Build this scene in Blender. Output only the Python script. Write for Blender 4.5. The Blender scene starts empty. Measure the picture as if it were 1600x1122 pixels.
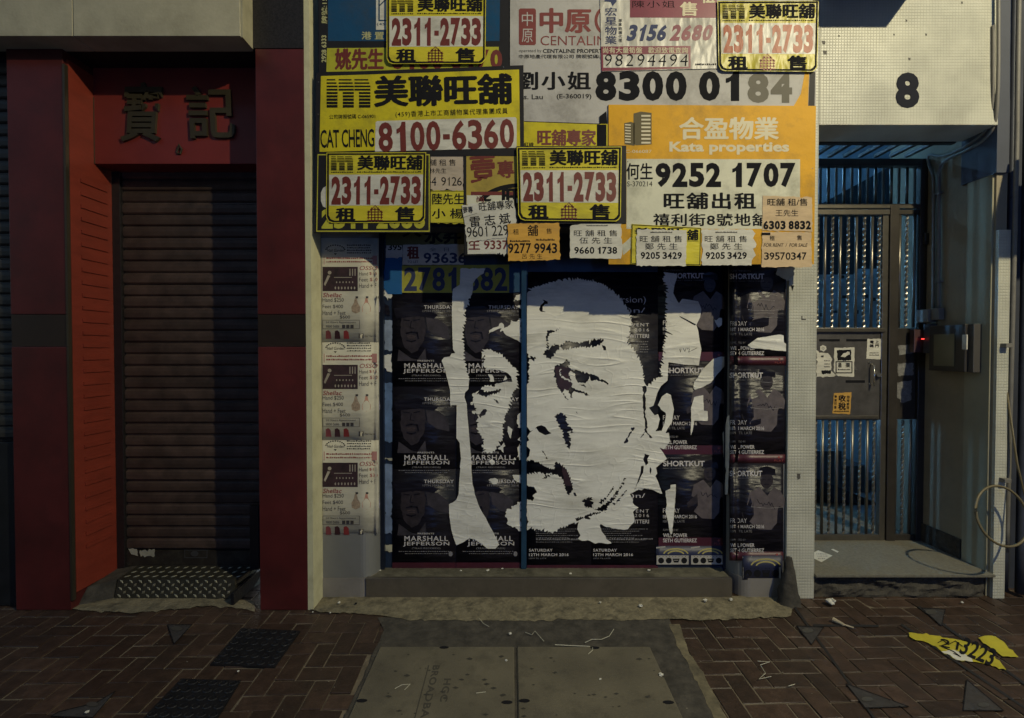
import bpy, math, random
import numpy as np
from mathutils import Vector, Matrix, noise
from mathutils.geometry import tessellate_polygon
random.seed(7)
SC = bpy.context.scene
COL = SC.collection
R = math.radians
# ------------------------------------------------------------------ camera
FPX, PITCH, CAMY, CAMZ = 760.0, R(-1.0), -3.04, 1.61
cam = bpy.data.cameras.new('camera'); co = bpy.data.objects.new('camera', cam); COL.objects.link(co)
cam.sensor_width = 36; cam.lens = 36 * FPX / 1600; cam.clip_start = .02; cam.clip_end = 300
co.location = (0, CAMY, CAMZ); co.rotation_euler = (R(90) + PITCH, 0, 0)
SC.camera = co
# ------------------------------------------------------------------ dusk sky
W = bpy.data.worlds.new('World'); SC.world = W; W.use_nodes = True
wn = W.node_tree; wn.nodes.clear()
sky = wn.nodes.new('ShaderNodeTexSky'); sky.sky_type = 'NISHITA'; sky.sun_disc = False
sky.sun_elevation = R(8.0); sky.sun_rotation = R(0); sky.ozone_density = 3.0
bg = wn.nodes.new('ShaderNodeBackground'); bg.inputs[1].default_value = 0.15
wo = wn.nodes.new('ShaderNodeOutputWorld')
bw = wn.nodes.new('ShaderNodeRGBToBW'); mxs = wn.nodes.new('ShaderNodeMix'); mxs.data_type = 'RGBA'; mxs.inputs[0].default_value = .25   # city glow greys the blue
wn.links.new(sky.outputs[0], bw.inputs[0]); wn.links.new(sky.outputs[0], mxs.inputs[6]); wn.links.new(bw.outputs[0], mxs.inputs[7]); wn.links.new(mxs.outputs[2], bg.inputs[0]); wn.links.new(bg.outputs[0], wo.inputs[0])
SC.view_settings.view_transform = 'Standard'; SC.view_settings.look = 'None'
SC.view_settings.exposure = 0.9; SC.view_settings.gamma = 1.0; SC.view_settings.use_curve_mapping = False
SC.cycles.max_bounces = 6; SC.cycles.diffuse_bounces = 3; SC.cycles.sample_clamp_indirect = 3
# street lamp light (the head is modelled further down)
LAMP = Vector((3.7, -3.8, 5.5))
ld = bpy.data.lights.new('street_light', 'SPOT'); ld.energy = 610; ld.color = (1.0, .90, .60); ld.shadow_soft_size = .05
ld.spot_size = R(150); ld.spot_blend = .4
lo = bpy.data.objects.new('street_light', ld); COL.objects.link(lo); lo.location = LAMP
lo.rotation_euler = (Vector((0.55, 0, 1.9)) - LAMP).to_track_quat('-Z', 'Y').to_euler()

# ------------------------------------------------------------------ projection helpers
cp, sp = math.cos(PITCH), math.sin(PITCH)
def ray(px, py):
    x = (px - 800) / FPX; y = -(py - 561) / FPX
    return Vector((x, cp - y * sp, sp + y * cp))
def PY(px, py, Y):
    d = ray(px, py); t = (Y - CAMY) / d.y
    return Vector((d.x * t, Y, CAMZ + d.z * t))
def PZ(px, py, z=0.0):
    d = ray(px, py); t = (z - CAMZ) / d.z
    return Vector((d.x * t, CAMY + d.y * t, z))
def XW(px, Y, py=561): return PY(px, py, Y).x
def ZW(py, Y): return PY(800, py, Y).z
def onY(Y):
    return lambda px, py, lift=0.0: PY(px, py, Y - lift)
def onF(f):                              # curved wall: depth as a function of X
    def g(px, py, lift=0.0):
        Y = f(0)
        for _ in range(5):
            q = PY(px, py, Y); Y = f(q.x)
        q = PY(px, py, Y - lift); return q
    return g
def onG(z):
    return lambda px, py, lift=0.0: PZ(px, py, z + lift)
def zoom(ox, oy, s): return lambda x, y: (ox + x / s, oy + y / s)
IDN = lambda x, y: (x, y)
def quadmap(tl, tr, br, bl):
    def m(u, v):
        a = (tl[0] + (tr[0] - tl[0]) * u, tl[1] + (tr[1] - tl[1]) * u)
        b = (bl[0] + (br[0] - bl[0]) * u, bl[1] + (br[1] - bl[1]) * u)
        return (a[0] + (b[0] - a[0]) * v, a[1] + (b[1] - a[1]) * v)
    return m

# ------------------------------------------------------------------ materials
MATS = {}
def mat(name, col, rough=.7, metal=0.0, var=.12, vscale=6.0, bump=0.0, bscale=40.0, stretch=(1, 1, 1), coat=0.0,
        spec=.5, emit=None, estr=0.0, rnd=0.0, dirt=0.0, dirtcol=(.02, .018, .014), bump2=0.0, b2scale=8.0, aniso=0.0, dscale=2.2):
    if name in MATS: return MATS[name]
    m = bpy.data.materials.new(name); MATS[name] = m; m.use_nodes = True
    nt = m.node_tree; b = nt.nodes['Principled BSDF']; N = nt.nodes.new; L = nt.links.new
    b.inputs['Roughness'].default_value = rough; b.inputs['Metallic'].default_value = metal
    b.inputs['Specular IOR Level'].default_value = spec
    if coat: b.inputs['Coat Weight'].default_value = coat; b.inputs['Coat Roughness'].default_value = .18
    if aniso: b.inputs['Anisotropic'].default_value = aniso
    tc = N('ShaderNodeTexCoord'); mp = N('ShaderNodeMapping'); mp.inputs['Scale'].default_value = stretch
    geo = N('ShaderNodeNewGeometry')
    L(geo.outputs['Position'], mp.inputs[0])
    n1 = N('ShaderNodeTexNoise'); n1.inputs['Scale'].default_value = vscale; n1.inputs['Detail'].default_value = 6
    n1.inputs['Roughness'].default_value = .65
    L(mp.outputs[0], n1.inputs['Vector'])
    mr = N('ShaderNodeMapRange'); mr.inputs[1].default_value = .25; mr.inputs[2].default_value = .75
    mr.inputs[3].default_value = 1 - var; mr.inputs[4].default_value = 1 + var
    L(n1.outputs[0], mr.inputs[0])
    mul = N('ShaderNodeVectorMath'); mul.operation = 'SCALE'; mul.inputs[0].default_value = col[:3]
    last = mr.outputs[0]
    if rnd:
        oi = N('ShaderNodeObjectInfo'); m2 = N('ShaderNodeMapRange'); m2.inputs[3].default_value = 1 - rnd; m2.inputs[4].default_value = 1 + rnd
        L(oi.outputs['Random'], m2.inputs[0]); mm = N('ShaderNodeMath'); mm.operation = 'MULTIPLY'
        L(last, mm.inputs[0]); L(m2.outputs[0], mm.inputs[1]); last = mm.outputs[0]
    L(last, mul.inputs['Scale'])
    out = mul.outputs[0]
    if dirt:
        n2 = N('ShaderNodeTexNoise'); n2.inputs['Scale'].default_value = dscale; n2.inputs['Detail'].default_value = 9
        n2.inputs['Roughness'].default_value = .72; L(mp.outputs[0], n2.inputs['Vector'])
        r2 = N('ShaderNodeMapRange'); r2.inputs[1].default_value = .48; r2.inputs[2].default_value = .72
        r2.inputs[3].default_value = 0; r2.inputs[4].default_value = dirt; L(n2.outputs[0], r2.inputs[0])
        mx = N('ShaderNodeMix'); mx.data_type = 'RGBA'; L(r2.outputs[0], mx.inputs[0]); L(out, mx.inputs[6])
        mx.inputs[7].default_value = (*dirtcol, 1); out = mx.outputs[2]
    L(out, b.inputs['Base Color'])
    hp = None
    if bump:
        n3 = N('ShaderNodeTexNoise'); n3.inputs['Scale'].default_value = bscale; n3.inputs['Detail'].default_value = 5
        L(mp.outputs[0], n3.inputs['Vector'])
        bp = N('ShaderNodeBump'); bp.inputs['Strength'].default_value = 1; bp.inputs['Distance'].default_value = bump
        L(n3.outputs[0], bp.inputs['Height']); hp = bp.outputs[0]
    if bump2:
        n4 = N('ShaderNodeTexNoise'); n4.inputs['Scale'].default_value = b2scale; n4.inputs['Detail'].default_value = 2
        L(mp.outputs[0], n4.inputs['Vector'])
        bq = N('ShaderNodeBump'); bq.inputs['Strength'].default_value = 1; bq.inputs['Distance'].default_value = bump2
        L(n4.outputs[0], bq.inputs['Height'])
        if hp: L(hp, bq.inputs['Normal'])
        hp = bq.outputs[0]
    if hp: L(hp, b.inputs['Normal'])
    if emit:
        b.inputs['Emission Color'].default_value = (*emit, 1); b.inputs['Emission Strength'].default_value = estr
    return m

def paper(name, col, **k):
    d = dict(rough=.75, var=.10, vscale=9, bump=.0012, bscale=30, bump2=.006, b2scale=9, stretch=(.6, 1, 1.9), dirt=.35, dirtcol=(.09, .085, .065), dscale=5)
    d.update(k); return mat(name, col, **d)
def board(name, col, **k):
    d = dict(rough=.6, spec=.25, var=.10, vscale=5, bump2=.005, b2scale=6, dirt=.5, dirtcol=(.06, .05, .03), dscale=4, bump=.0008, bscale=60)
    d.update(k); return mat(name, col, **d)
M_WHITE = paper('torn_white_paper', (.69, .68, .61), stretch=(.5, 1, 1.6), bump=.0010, bscale=26, bump2=.010, b2scale=5, var=.12, dirt=.55, dirtcol=(.27, .25, .19), dscale=3.5)
M_YEL = board('yellow_board', (.55, .46, .015))
M_YELP = board('yellow_plastic', (.56, .48, .03), rough=.5, bump2=.006, b2scale=10, stretch=(.6, 1, 1.8))
M_WHB = board('white_band', (.56, .54, .46), bump2=.006, b2scale=11, stretch=(.6, 1, 1.8))
M_GLY = board('crinkled_yellow_film', (.46, .40, .05), rough=.37, spec=.24, bump=.003, bscale=16, bump2=.022, b2scale=8, stretch=(1.3, 1, .6))
M_GLW = board('crinkled_white_film', (.52, .5, .44), rough=.37, spec=.24, bump=.003, bscale=16, bump2=.022, b2scale=8, stretch=(1.3, 1, .6))
M_BLK = mat('black_ink', (.012, .012, .014), rough=.85, spec=.08, var=.25)
M_BLKB = mat('black_board', (.013, .012, .013), rough=.6, spec=.25, var=.3)
M_RED = mat('brown_red_ink', (.135, .020, .011), rough=.5, var=.2, vscale=30)
M_REDF = mat('glossy_red_ink', (.28, .06, .018), rough=.4, spec=.2, var=.2, vscale=30, bump=.004, bscale=14, stretch=(1.3, 1, .6))
M_GREYB = board('pale_grey_board', (.40, .385, .36), var=.08)
M_ORG = board('orange_board', (.60, .31, .008))
M_CREAM = board('cream_panel', (.56, .55, .42))
M_WINK = mat('pale_ink', (.58, .52, .36), var=.1)
M_NOTE = paper('white_note', (.56, .54, .46))
M_BEIGE = paper('beige_note', (.52, .38, .22))
M_ORGN = paper('orange_note', (.56, .30, .04))
M_YELN = paper('yellow_note', (.50, .44, .02))
M_OLIVE = board('olive_board', (.36, .27, .05))
M_BLUEB = board('blue_board', (.012, .06, .13), rough=.3)
M_DARKP = mat('black_poster', (.007, .006, .011), rough=.40, var=.4, vscale=12, bump=.003, bscale=25, bump2=.022, b2scale=7, stretch=(.6, 1, 2), spec=.35)
M_DARKR = mat('maroon_poster_strip', (.06, .008, .016), rough=.45, var=.35, vscale=18, dirt=.5, dirtcol=(.012, .01, .012), dscale=9)
M_SKIN1 = mat('print_grey_brown', (.024, .018, .020), rough=.5, var=.7, vscale=28)
M_SKIN2 = mat('print_shirt', (.095, .078, .078), rough=.5, var=.4, vscale=22, bump2=.004)
M_GLEAM = mat('print_gleam', (.14, .12, .13), rough=.5, var=.7, vscale=20)
M_TXT = mat('poster_lettering', (.52, .49, .47), rough=.6, var=.25, vscale=60)
M_TXTD = mat('poster_small_print', (.20, .19, .19), rough=.6, var=.3, vscale=80)

# ------------------------------------------------------------------ mesh helpers
def tag(o, label=None, cat=None, group=None, kind=None):
    if label: o['label'] = label
    if cat: o['category'] = cat
    if group: o['group'] = group
    if kind: o['kind'] = kind
    return o
def link(name, verts, faces, m, parent=None, smooth=False):
    me = bpy.data.meshes.new(name); me.from_pydata([tuple(v) for v in verts], [], faces); me.validate(); me.update()
    if m: me.materials.append(m)
    if smooth:
        for p in me.polygons: p.use_smooth = True
    o = bpy.data.objects.new(name, me); COL.objects.link(o)
    if parent: o.parent = parent; o.matrix_parent_inverse = Matrix.Translation(-parent.location)
    return o
def empty(name, loc, label=None, cat=None, group=None, kind=None):
    o = bpy.data.objects.new(name, None); COL.objects.link(o); o.location = loc; o.empty_display_size = .05
    return tag(o, label, cat, group, kind)
class MB:
    def __init__(s): s.v = []; s.f = []
    def box(s, x0, x1, y0, y1, z0, z1):
        b = len(s.v)
        s.v += [(x0, y0, z0), (x1, y0, z0), (x1, y1, z0), (x0, y1, z0), (x0, y0, z1), (x1, y0, z1), (x1, y1, z1), (x0, y1, z1)]
        s.f += [tuple(b + i for i in q) for q in ((0, 3, 2, 1), (4, 5, 6, 7), (0, 1, 5, 4), (1, 2, 6, 5), (2, 3, 7, 6), (3, 0, 4, 7))]
        return s
    def hexa(s, a):                          # eight corners, bottom four then top four, counter-clockwise
        b = len(s.v); s.v += [tuple(p) for p in a]
        s.f += [tuple(b + i for i in q) for q in ((0, 3, 2, 1), (4, 5, 6, 7), (0, 1, 5, 4), (1, 2, 6, 5), (2, 3, 7, 6), (3, 0, 4, 7))]
        return s
    def cbox(s, x0, x1, y0, y1, z0, z1, c):   # box with chamfered front/top edges
        b = len(s.v)
        s.v += [(x0, y0, z0), (x1, y0, z0), (x1, y1, z0), (x0, y1, z0), (x0, y0, z1 - c), (x1, y0, z1 - c), (x1, y1, z1 - c), (x0, y1, z1 - c),
                (x0 + c, y0 + c, z1), (x1 - c, y0 + c, z1), (x1 - c, y1 - c, z1), (x0 + c, y1 - c, z1)]
        s.f += [tuple(b + i for i in q) for q in ((0, 1, 5, 4), (1, 2, 6, 5), (2, 3, 7, 6), (3, 0, 4, 7), (4, 5, 9, 8), (5, 6, 10, 9), (6, 7, 11, 10), (7, 4, 8, 11), (8, 9, 10, 11))]
        return s
    def tube(s, pts, r, n=8, closed=False):
        pts = [Vector(p) for p in pts]; b = len(s.v); k = len(pts)
        up = Vector((.13, .21, .97)).normalized()
        for i, p in enumerate(pts):
            if closed: t = pts[(i + 1) % k] - pts[i - 1]
            else: t = pts[min(i + 1, k - 1)] - pts[max(i - 1, 0)]
            t.normalize(); a = t.cross(up)
            if a.length < .1: a = t.cross(Vector((1, 0, 0)))
            a.normalize(); c = t.cross(a)
            rr = r[i] if isinstance(r, (list, tuple)) else r
            for j in range(n):
                w = 2 * math.pi * j / n; s.v.append(tuple(p + (a * math.cos(w) + c * math.sin(w)) * rr))
        for i in range(k if closed else k - 1):
            i2 = (i + 1) % k
            for j in range(n):
                j2 = (j + 1) % n; s.f.append((b + i * n + j, b + i * n + j2, b + i2 * n + j2, b + i2 * n + j))
        if not closed:
            s.f.append(tuple(b + j for j in range(n))[::-1]); s.f.append(tuple(b + (k - 1) * n + j for j in range(n)))
        return s
    def build(s, name, m, parent=None, smooth=False): return link(name, s.v, s.f, m, parent, smooth)
def box(name, x0, x1, y0, y1, z0, z1, m, parent=None, bev=0.0):
    o = MB().box(min(x0, x1), max(x0, x1), min(y0, y1), max(y0, y1), min(z0, z1), max(z0, z1)).build(name, m, parent)
    if bev:
        md = o.modifiers.new('bevel', 'BEVEL'); md.width = bev; md.segments = 2
    return o
def rough(ring, amp=1.2, seg=4.0, seed=0, bias=0.0, open_=False):
    rnd = random.Random(seed); out = []
    n = len(ring)
    for i in range(n):
        if open_ and i == n - 1: out.append(ring[i]); break
        a = ring[i]; b = ring[(i + 1) % n]; dx = b[0] - a[0]; dy = b[1] - a[1]; l = math.hypot(dx, dy)
        k = max(1, int(l / seg)); out.append(a)
        for j in range(1, k):
            t = (j + rnd.uniform(-.25, .25)) / k; d = rnd.gauss(bias, amp * .6)
            if rnd.random() < .16 and not amp < .7: d *= 2.6
            d = max(-amp * 2.4, min(amp * 2.4, d))
            if amp >= 1.6 and seg < 3.5:                       # ragged, hair-like teeth
                d = (1 if j % 2 else -.55) * abs(rnd.gauss(.75, .55)) * amp * (1.9 if rnd.random() < .2 else 1); t += .45 * d / l * (1 if seed % 2 else -1)
            out.append((a[0] + dx * t - dy / l * d, a[1] + dy * t + dx / l * d))
    return out
def tess(rings):
    vl = [[Vector((x, y, 0)) for x, y in r] for r in rings]
    return [p for r in rings for p in r], tessellate_polygon(vl)
def sheet(name, rings, pt, m, parent=None, lift=0.0, thick=.002, smooth=False):
    """closed thin solid: outline(s) in picture units laid on a real surface"""
    flat, tris = tess(rings)
    if not tris: return None
    V = [pt(x, y, lift) for x, y in flat]; n = len(V)
    V += [pt(x, y, lift - thick) for x, y in flat]
    F = []
    for t in tris:
        a, b, c = [V[i] for i in t]
        nrm = (b - a).cross(c - a)
        toward = Vector((0, CAMY, CAMZ)) - a
        t = tuple(t) if nrm.dot(toward) > 0 else tuple(reversed(t))
        F.append(t); F.append(tuple(i + n for i in reversed(t)))
    o = 0
    for r in rings:
        k = len(r)
        for i in range(k):
            a, b = o + i, o + (i + 1) % k
            F.append((a, b, b + n, a + n))
        o += k
    ob = link(name, V, F, m, parent)
    return ob
def rect(x0, y0, x1, y1): return [(x0, y0), (x1, y0), (x1, y1), (x0, y1)]
def gridsheet(name, x0, y0, x1, y1, pt, m, parent=None, lift=0.0, nx=24, ny=4, skew=None, thick=.0015):
    V = []; F = []
    for s in (0, 1):
        for j in range(ny + 1):
            for i in range(nx + 1):
                x = x0 + (x1 - x0) * i / nx; y = y0 + (y1 - y0) * j / ny
                if skew: x, y = skew(x, y)
                V.append(pt(x, y, lift - thick * s))
    n = (nx + 1) * (ny + 1); I = lambda i, j, s=0: j * (nx + 1) + i + s * n
    for j in range(ny):
        for i in range(nx):
            F.append((I(i, j), I(i, j + 1), I(i + 1, j + 1), I(i + 1, j)))
            F.append((I(i, j, 1), I(i + 1, j, 1), I(i + 1, j + 1, 1), I(i, j + 1, 1)))
    for j in range(ny):
        F.append((I(0, j), I(0, j, 1), I(0, j + 1, 1), I(0, j + 1))); F.append((I(nx, j), I(nx, j + 1), I(nx, j + 1, 1), I(nx, j, 1)))
    for i in range(nx):
        F.append((I(i, 0), I(i + 1, 0), I(i + 1, 0, 1), I(i, 0, 1))); F.append((I(i, ny), I(i, ny, 1), I(i + 1, ny, 1), I(i + 1, ny)))
    return link(name, V, F, m, parent, True)

_tc = {}
def text_geo(s, bold, sp_, shear, dims=False):
    k = (s, bold, sp_, shear)
    if k not in _tc:
        cu = bpy.data.curves.new('txt', 'FONT'); cu.body = s; cu.offset = bold; cu.space_character = sp_; cu.shear = shear
        cu.resolution_u = 3
        ob = bpy.data.objects.new('txt', cu); COL.objects.link(ob)
        me = bpy.data.meshes.new_from_object(ob)
        V = [(v.co.x, v.co.y) for v in me.vertices]; F = [tuple(p.vertices) for p in me.polygons]
        bpy.data.objects.remove(ob); bpy.data.curves.remove(cu); bpy.data.meshes.remove(me)
        w = h = 1
        if V:
            x0 = min(v[0] for v in V); x1 = max(v[0] for v in V); y0 = min(v[1] for v in V); y1 = max(v[1] for v in V)
            w, h = max(1e-6, x1 - x0), max(1e-6, y1 - y0)
            V = [((v[0] - x0) / w, (v[1] - y0) / h) for v in V]
        _tc[k] = (V, F, w, h)
    r = _tc[k]
    return r if dims else r[:2]
ONE = [(.40, 0), (.80, 0), (.80, 1), (.54, 1), (.48, .89), (.36, .80), (.16, .75), (.16, .60), (.30, .62), (.40, .67)]
ONE_T = [(.46, 0), (.66, 0), (.66, 1), (.56, 1), (.50, .90), (.40, .82), (.24, .78), (.24, .69), (.38, .73), (.46, .78)]
class Ink:
    """flat print laid on a real surface; coordinates go through the map m into picture units"""
    def __init__(s, pt, m=IDN): s.pt = pt; s.m = m; s.v = []; s.f = []; s.x = []; s.items = []
    def add(s, V, F, ex=0.0, new=True):
        b = len(s.v)
        if new or not s.items: s.items.append([b, len(s.f)])
        s.v += [s.m(*p) for p in V]; s.x += [ex] * len(V); s.f += [tuple(b + i for i in f) for f in F]; return s
    def _place(s, V, F, x0, y0, x1, y1, cx, cy, c, d, shift=(0, 0), ex=0.0, new=True, vert=0):
        P = []
        for u, w in V:
            u += shift[0]; w += shift[1]
            if vert == 1: u, w = w, 1 - u
            elif vert == -1: u, w = 1 - w, u
            X = x0 + (x1 - x0) * u - cx; Y = y1 + (y0 - y1) * w - cy
            P.append((cx + X * c - Y * d, cy + X * d + Y * c))
        s.add(P, F, ex, new)
    def t(s, txt, x0, y0, x1, y1, ang=0, bold=.02, sp_=1.0, shear=0.0, vert=0):
        c, d = math.cos(R(ang)), math.sin(R(ang)); cx, cy = (x0 + x1) / 2, (y0 + y1) / 2
        cjk = any(ord(q) > 0x2e80 for q in txt)
        if cjk:
            V, F, w, h = text_geo(txt, min(bold, .004), sp_, shear, True)
            e = max(0, bold - .004) * .85
            sh = [(0, 0)] + ([(e / w, 0), (-e / w, 0), (0, e * .6 / h), (0, -e * .6 / h), (.7 * e / w, .4 * e / h), (-.7 * e / w, -.4 * e / h)] if e > .004 else [])
            for i, q in enumerate(sh): s._place(V, F, x0, y0, x1, y1, cx, cy, c, d, q, i * .00006, i == 0, vert)
        else:
            V, F = text_geo(txt, min(bold, .035), sp_, shear); s._place(V, F, x0, y0, x1, y1, cx, cy, c, d, vert=vert)
        return s
    def num(s, txt, x0, y0, x1, y1, ang=0, bold=.05, fill=.9, shear=0.0):
        """a line of evenly spaced digits"""
        c, d = math.cos(R(ang)), math.sin(R(ang)); cx, cy = (x0 + x1) / 2, (y0 + y1) / 2
        wd = {'-': .62, ' ': .42}; tot = sum(wd.get(q, 1) for q in txt) - (1 - fill); x = x0; u = (x1 - x0) / tot; first = True
        for q in txt:
            if q == ' ': x += wd[q] * u; continue
            if q == '-': V, F, bx = [(0, .36), (1, .36), (1, .54), (0, .54)], [(0, 1, 2, 3)], (x + u * .06, x + u * .48)
            elif q == '1':
                P = ONE if bold > .015 else ONE_T; V = P; F = [tuple(t) for t in tessellate_polygon([[Vector((a, b, 0)) for a, b in P]])]; bx = (x, x + u * fill)
            else: V, F = text_geo(q, min(bold, .05), 1, 0); bx = (x, x + u * fill)
            P_ = [((bx[0] + (bx[1] - bx[0]) * a + shear * (b - .5) * (y1 - y0) - x0) / (x1 - x0), b) for a, b in V]
            s._place(P_, F, x0, y0, x1, y1, cx, cy, c, d, new=first); first = False
            x += wd.get(q, 1) * u
        return s
    def r(s, x0, y0, x1, y1, ang=0):
        c, d = math.cos(R(ang)), math.sin(R(ang)); cx, cy = (x0 + x1) / 2, (y0 + y1) / 2
        return s.add([(cx + (x - cx) * c - (y - cy) * d, cy + (x - cx) * d + (y - cy) * c) for x, y in rect(x0, y0, x1, y1)], [(0, 1, 2, 3)])
    def p(s, *rings):
        flat, tris = tess(rings); return s.add(flat, [tuple(t) for t in tris])
    def ell(s, cx, cy, rx, ry, n=20): return s.add([(cx + rx * math.cos(2 * math.pi * i / n), cy + ry * math.sin(2 * math.pi * i / n)) for i in range(n)], [tuple(range(n))])
    def ring(s, cx, cy, rx, ry, w, n=22):
        f = lambda a: [(cx + (rx - a) * math.cos(2 * math.pi * i / n), cy + (ry - a) * math.sin(2 * math.pi * i / n)) for i in range(n)]
        return s.add(f(0) + f(w), [(i, (i + 1) % n, n + (i + 1) % n, n + i) for i in range(n)])
    def line(s, pts, w):
        first = True
        for (a, b) in zip(pts[:-1], pts[1:]):
            dx, dy = b[0] - a[0], b[1] - a[1]; l = math.hypot(dx, dy) or 1; nx, ny = -dy / l * w / 2, dx / l * w / 2
            ex, ey = dx / l * w * .3, dy / l * w * .3
            s.add([(a[0] + nx - ex, a[1] + ny - ey), (b[0] + nx + ex, b[1] + ny + ey), (b[0] - nx + ex, b[1] - ny + ey), (a[0] - nx - ex, a[1] - ny - ey)], [(0, 1, 2, 3)], 0, first); first = False
        return s
    def frame(s, x0, y0, x1, y1, w): return s.r(x0, y0, x1, y0 + w).r(x0, y1 - w, x1, y1).r(x0, y0 + w, x0 + w, y1 - w).r(x1 - w, y0 + w, x1, y1 - w)
    def scribble(s, x0, y0, x1, y1, w=.5, seed=1, step=3.0):   # row of unreadably small print
        rn = random.Random(seed); x = x0; first = True
        while x < x1 - step * .5:
            l = rn.uniform(.5, 1) * step; h = (y1 - y0) * rn.uniform(.55, 1)
            s.add(rect(x, y1 - h, min(x1, x + l), y1), [(0, 1, 2, 3)], 0, first); first = False; x += l + step * rn.uniform(.15, .5)
        return s
    def _emit(s, name, m, parent, lift, ranges, kind=None, label=None):
        V = []; F = []; C = Vector((0, CAMY, CAMZ))
        for (v0, v1, f0, f1) in ranges:
            b = len(V) - v0; V += [s.pt(x, y, lift + e) for (x, y), e in zip(s.v[v0:v1], s.x[v0:v1])]
            for f in s.f[f0:f1]:
                f = tuple(i + b for i in f); a_, b_, c_ = V[f[0]], V[f[1]], V[f[2]]
                F.append(f if (b_ - a_).cross(c_ - a_).dot(C - a_) > 0 else tuple(reversed(f)))
        o = link(name, V, F, m, parent)
        if label: o['label'] = label
        if kind: o['kind'] = kind
        return o
    def make(s, name, m, parent=None, lift=.0006, label=None):
        R_ = []
        for i, (v0, f0) in enumerate(s.items):
            v1, f1 = s.items[i + 1] if i + 1 < len(s.items) else (len(s.v), len(s.f))
            if v1 > v0: ys = [p[1] for p in s.v[v0:v1]]; xs = [p[0] for p in s.v[v0:v1]]; R_.append(((v0, v1, f0, f1), max(ys) - min(ys), max(xs) - min(xs)))
        if len(R_) <= 1: return s._emit(name, m, parent, lift, [r[0] for r in R_], None, label)
        if not name.endswith('lettering'): return s._emit(name, m, parent, lift, [r[0] for r in R_], 'stuff' if len(R_) > 2 else None, label)
        big = [r for r in R_ if max(r[1], r[2] * .3) >= 7]; small = [r for r in R_ if max(r[1], r[2] * .3) < 7]
        o = None
        for r in big: o = s._emit('lettering', m, parent, lift, [r[0]])
        if small: o = s._emit('small_print', m, parent, lift, [r[0] for r in small], 'stuff')
        return o
def wrinkle(x, y):
    y += 14 * noise.noise(Vector((x * .012, y * .01, 4.4))) - .05 * x; n = noise.noise(Vector((x * .008 + 3, y * .085, 1.7)))
    r1 = max(0, 1 - abs(n) * 5) ** 2
    n2 = noise.noise(Vector((x * .018 + 9, y * .16, 5.1))); r2 = max(0, 1 - abs(n2) * 4.5) ** 2
    n3 = noise.noise(Vector((x * .05 + 20, y * .06 + x * .03, 8.3))); r3 = max(0, 1 - abs(n3) * 9) ** 2
    m_ = .5 + .5 * noise.noise(Vector((x * .012, y * .012, 2.2)))
    m2 = max(0, .5 + 1.3 * noise.noise(Vector((x * .02 + 7, y * .03, 6.6)))); return .0042 * r1 * m2 + .0015 * r2 * m_ * m_ + .0030 * r3 * m_ * m_ + .0012 * n
def scan(polys, x0, y0, nx, ny, h):
    out = np.zeros((ny, nx), bool)
    for P in polys:
        tg = np.zeros((ny, nx + 1), np.int32); n = len(P)
        for i in range(n):
            (ax, ay), (bx, by) = P[i], P[(i + 1) % n]
            if ay == by: continue
            if ay > by: ax, ay, bx, by = bx, by, ax, ay
            r0 = max(0, math.ceil((ay - y0) / h)); r1 = min(ny - 1, math.ceil((by - y0) / h) - 1)
            if r1 < r0: continue
            rr = np.arange(r0, r1 + 1); xc = ax + (bx - ax) * ((y0 + rr * h) - ay) / (by - ay)
            cc = np.clip(np.ceil((xc - x0) / h).astype(int), 0, nx); np.add.at(tg, (rr, cc), 1)
        out |= (np.cumsum(tg, 1)[:, :nx] % 2).astype(bool)
    return out
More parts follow.
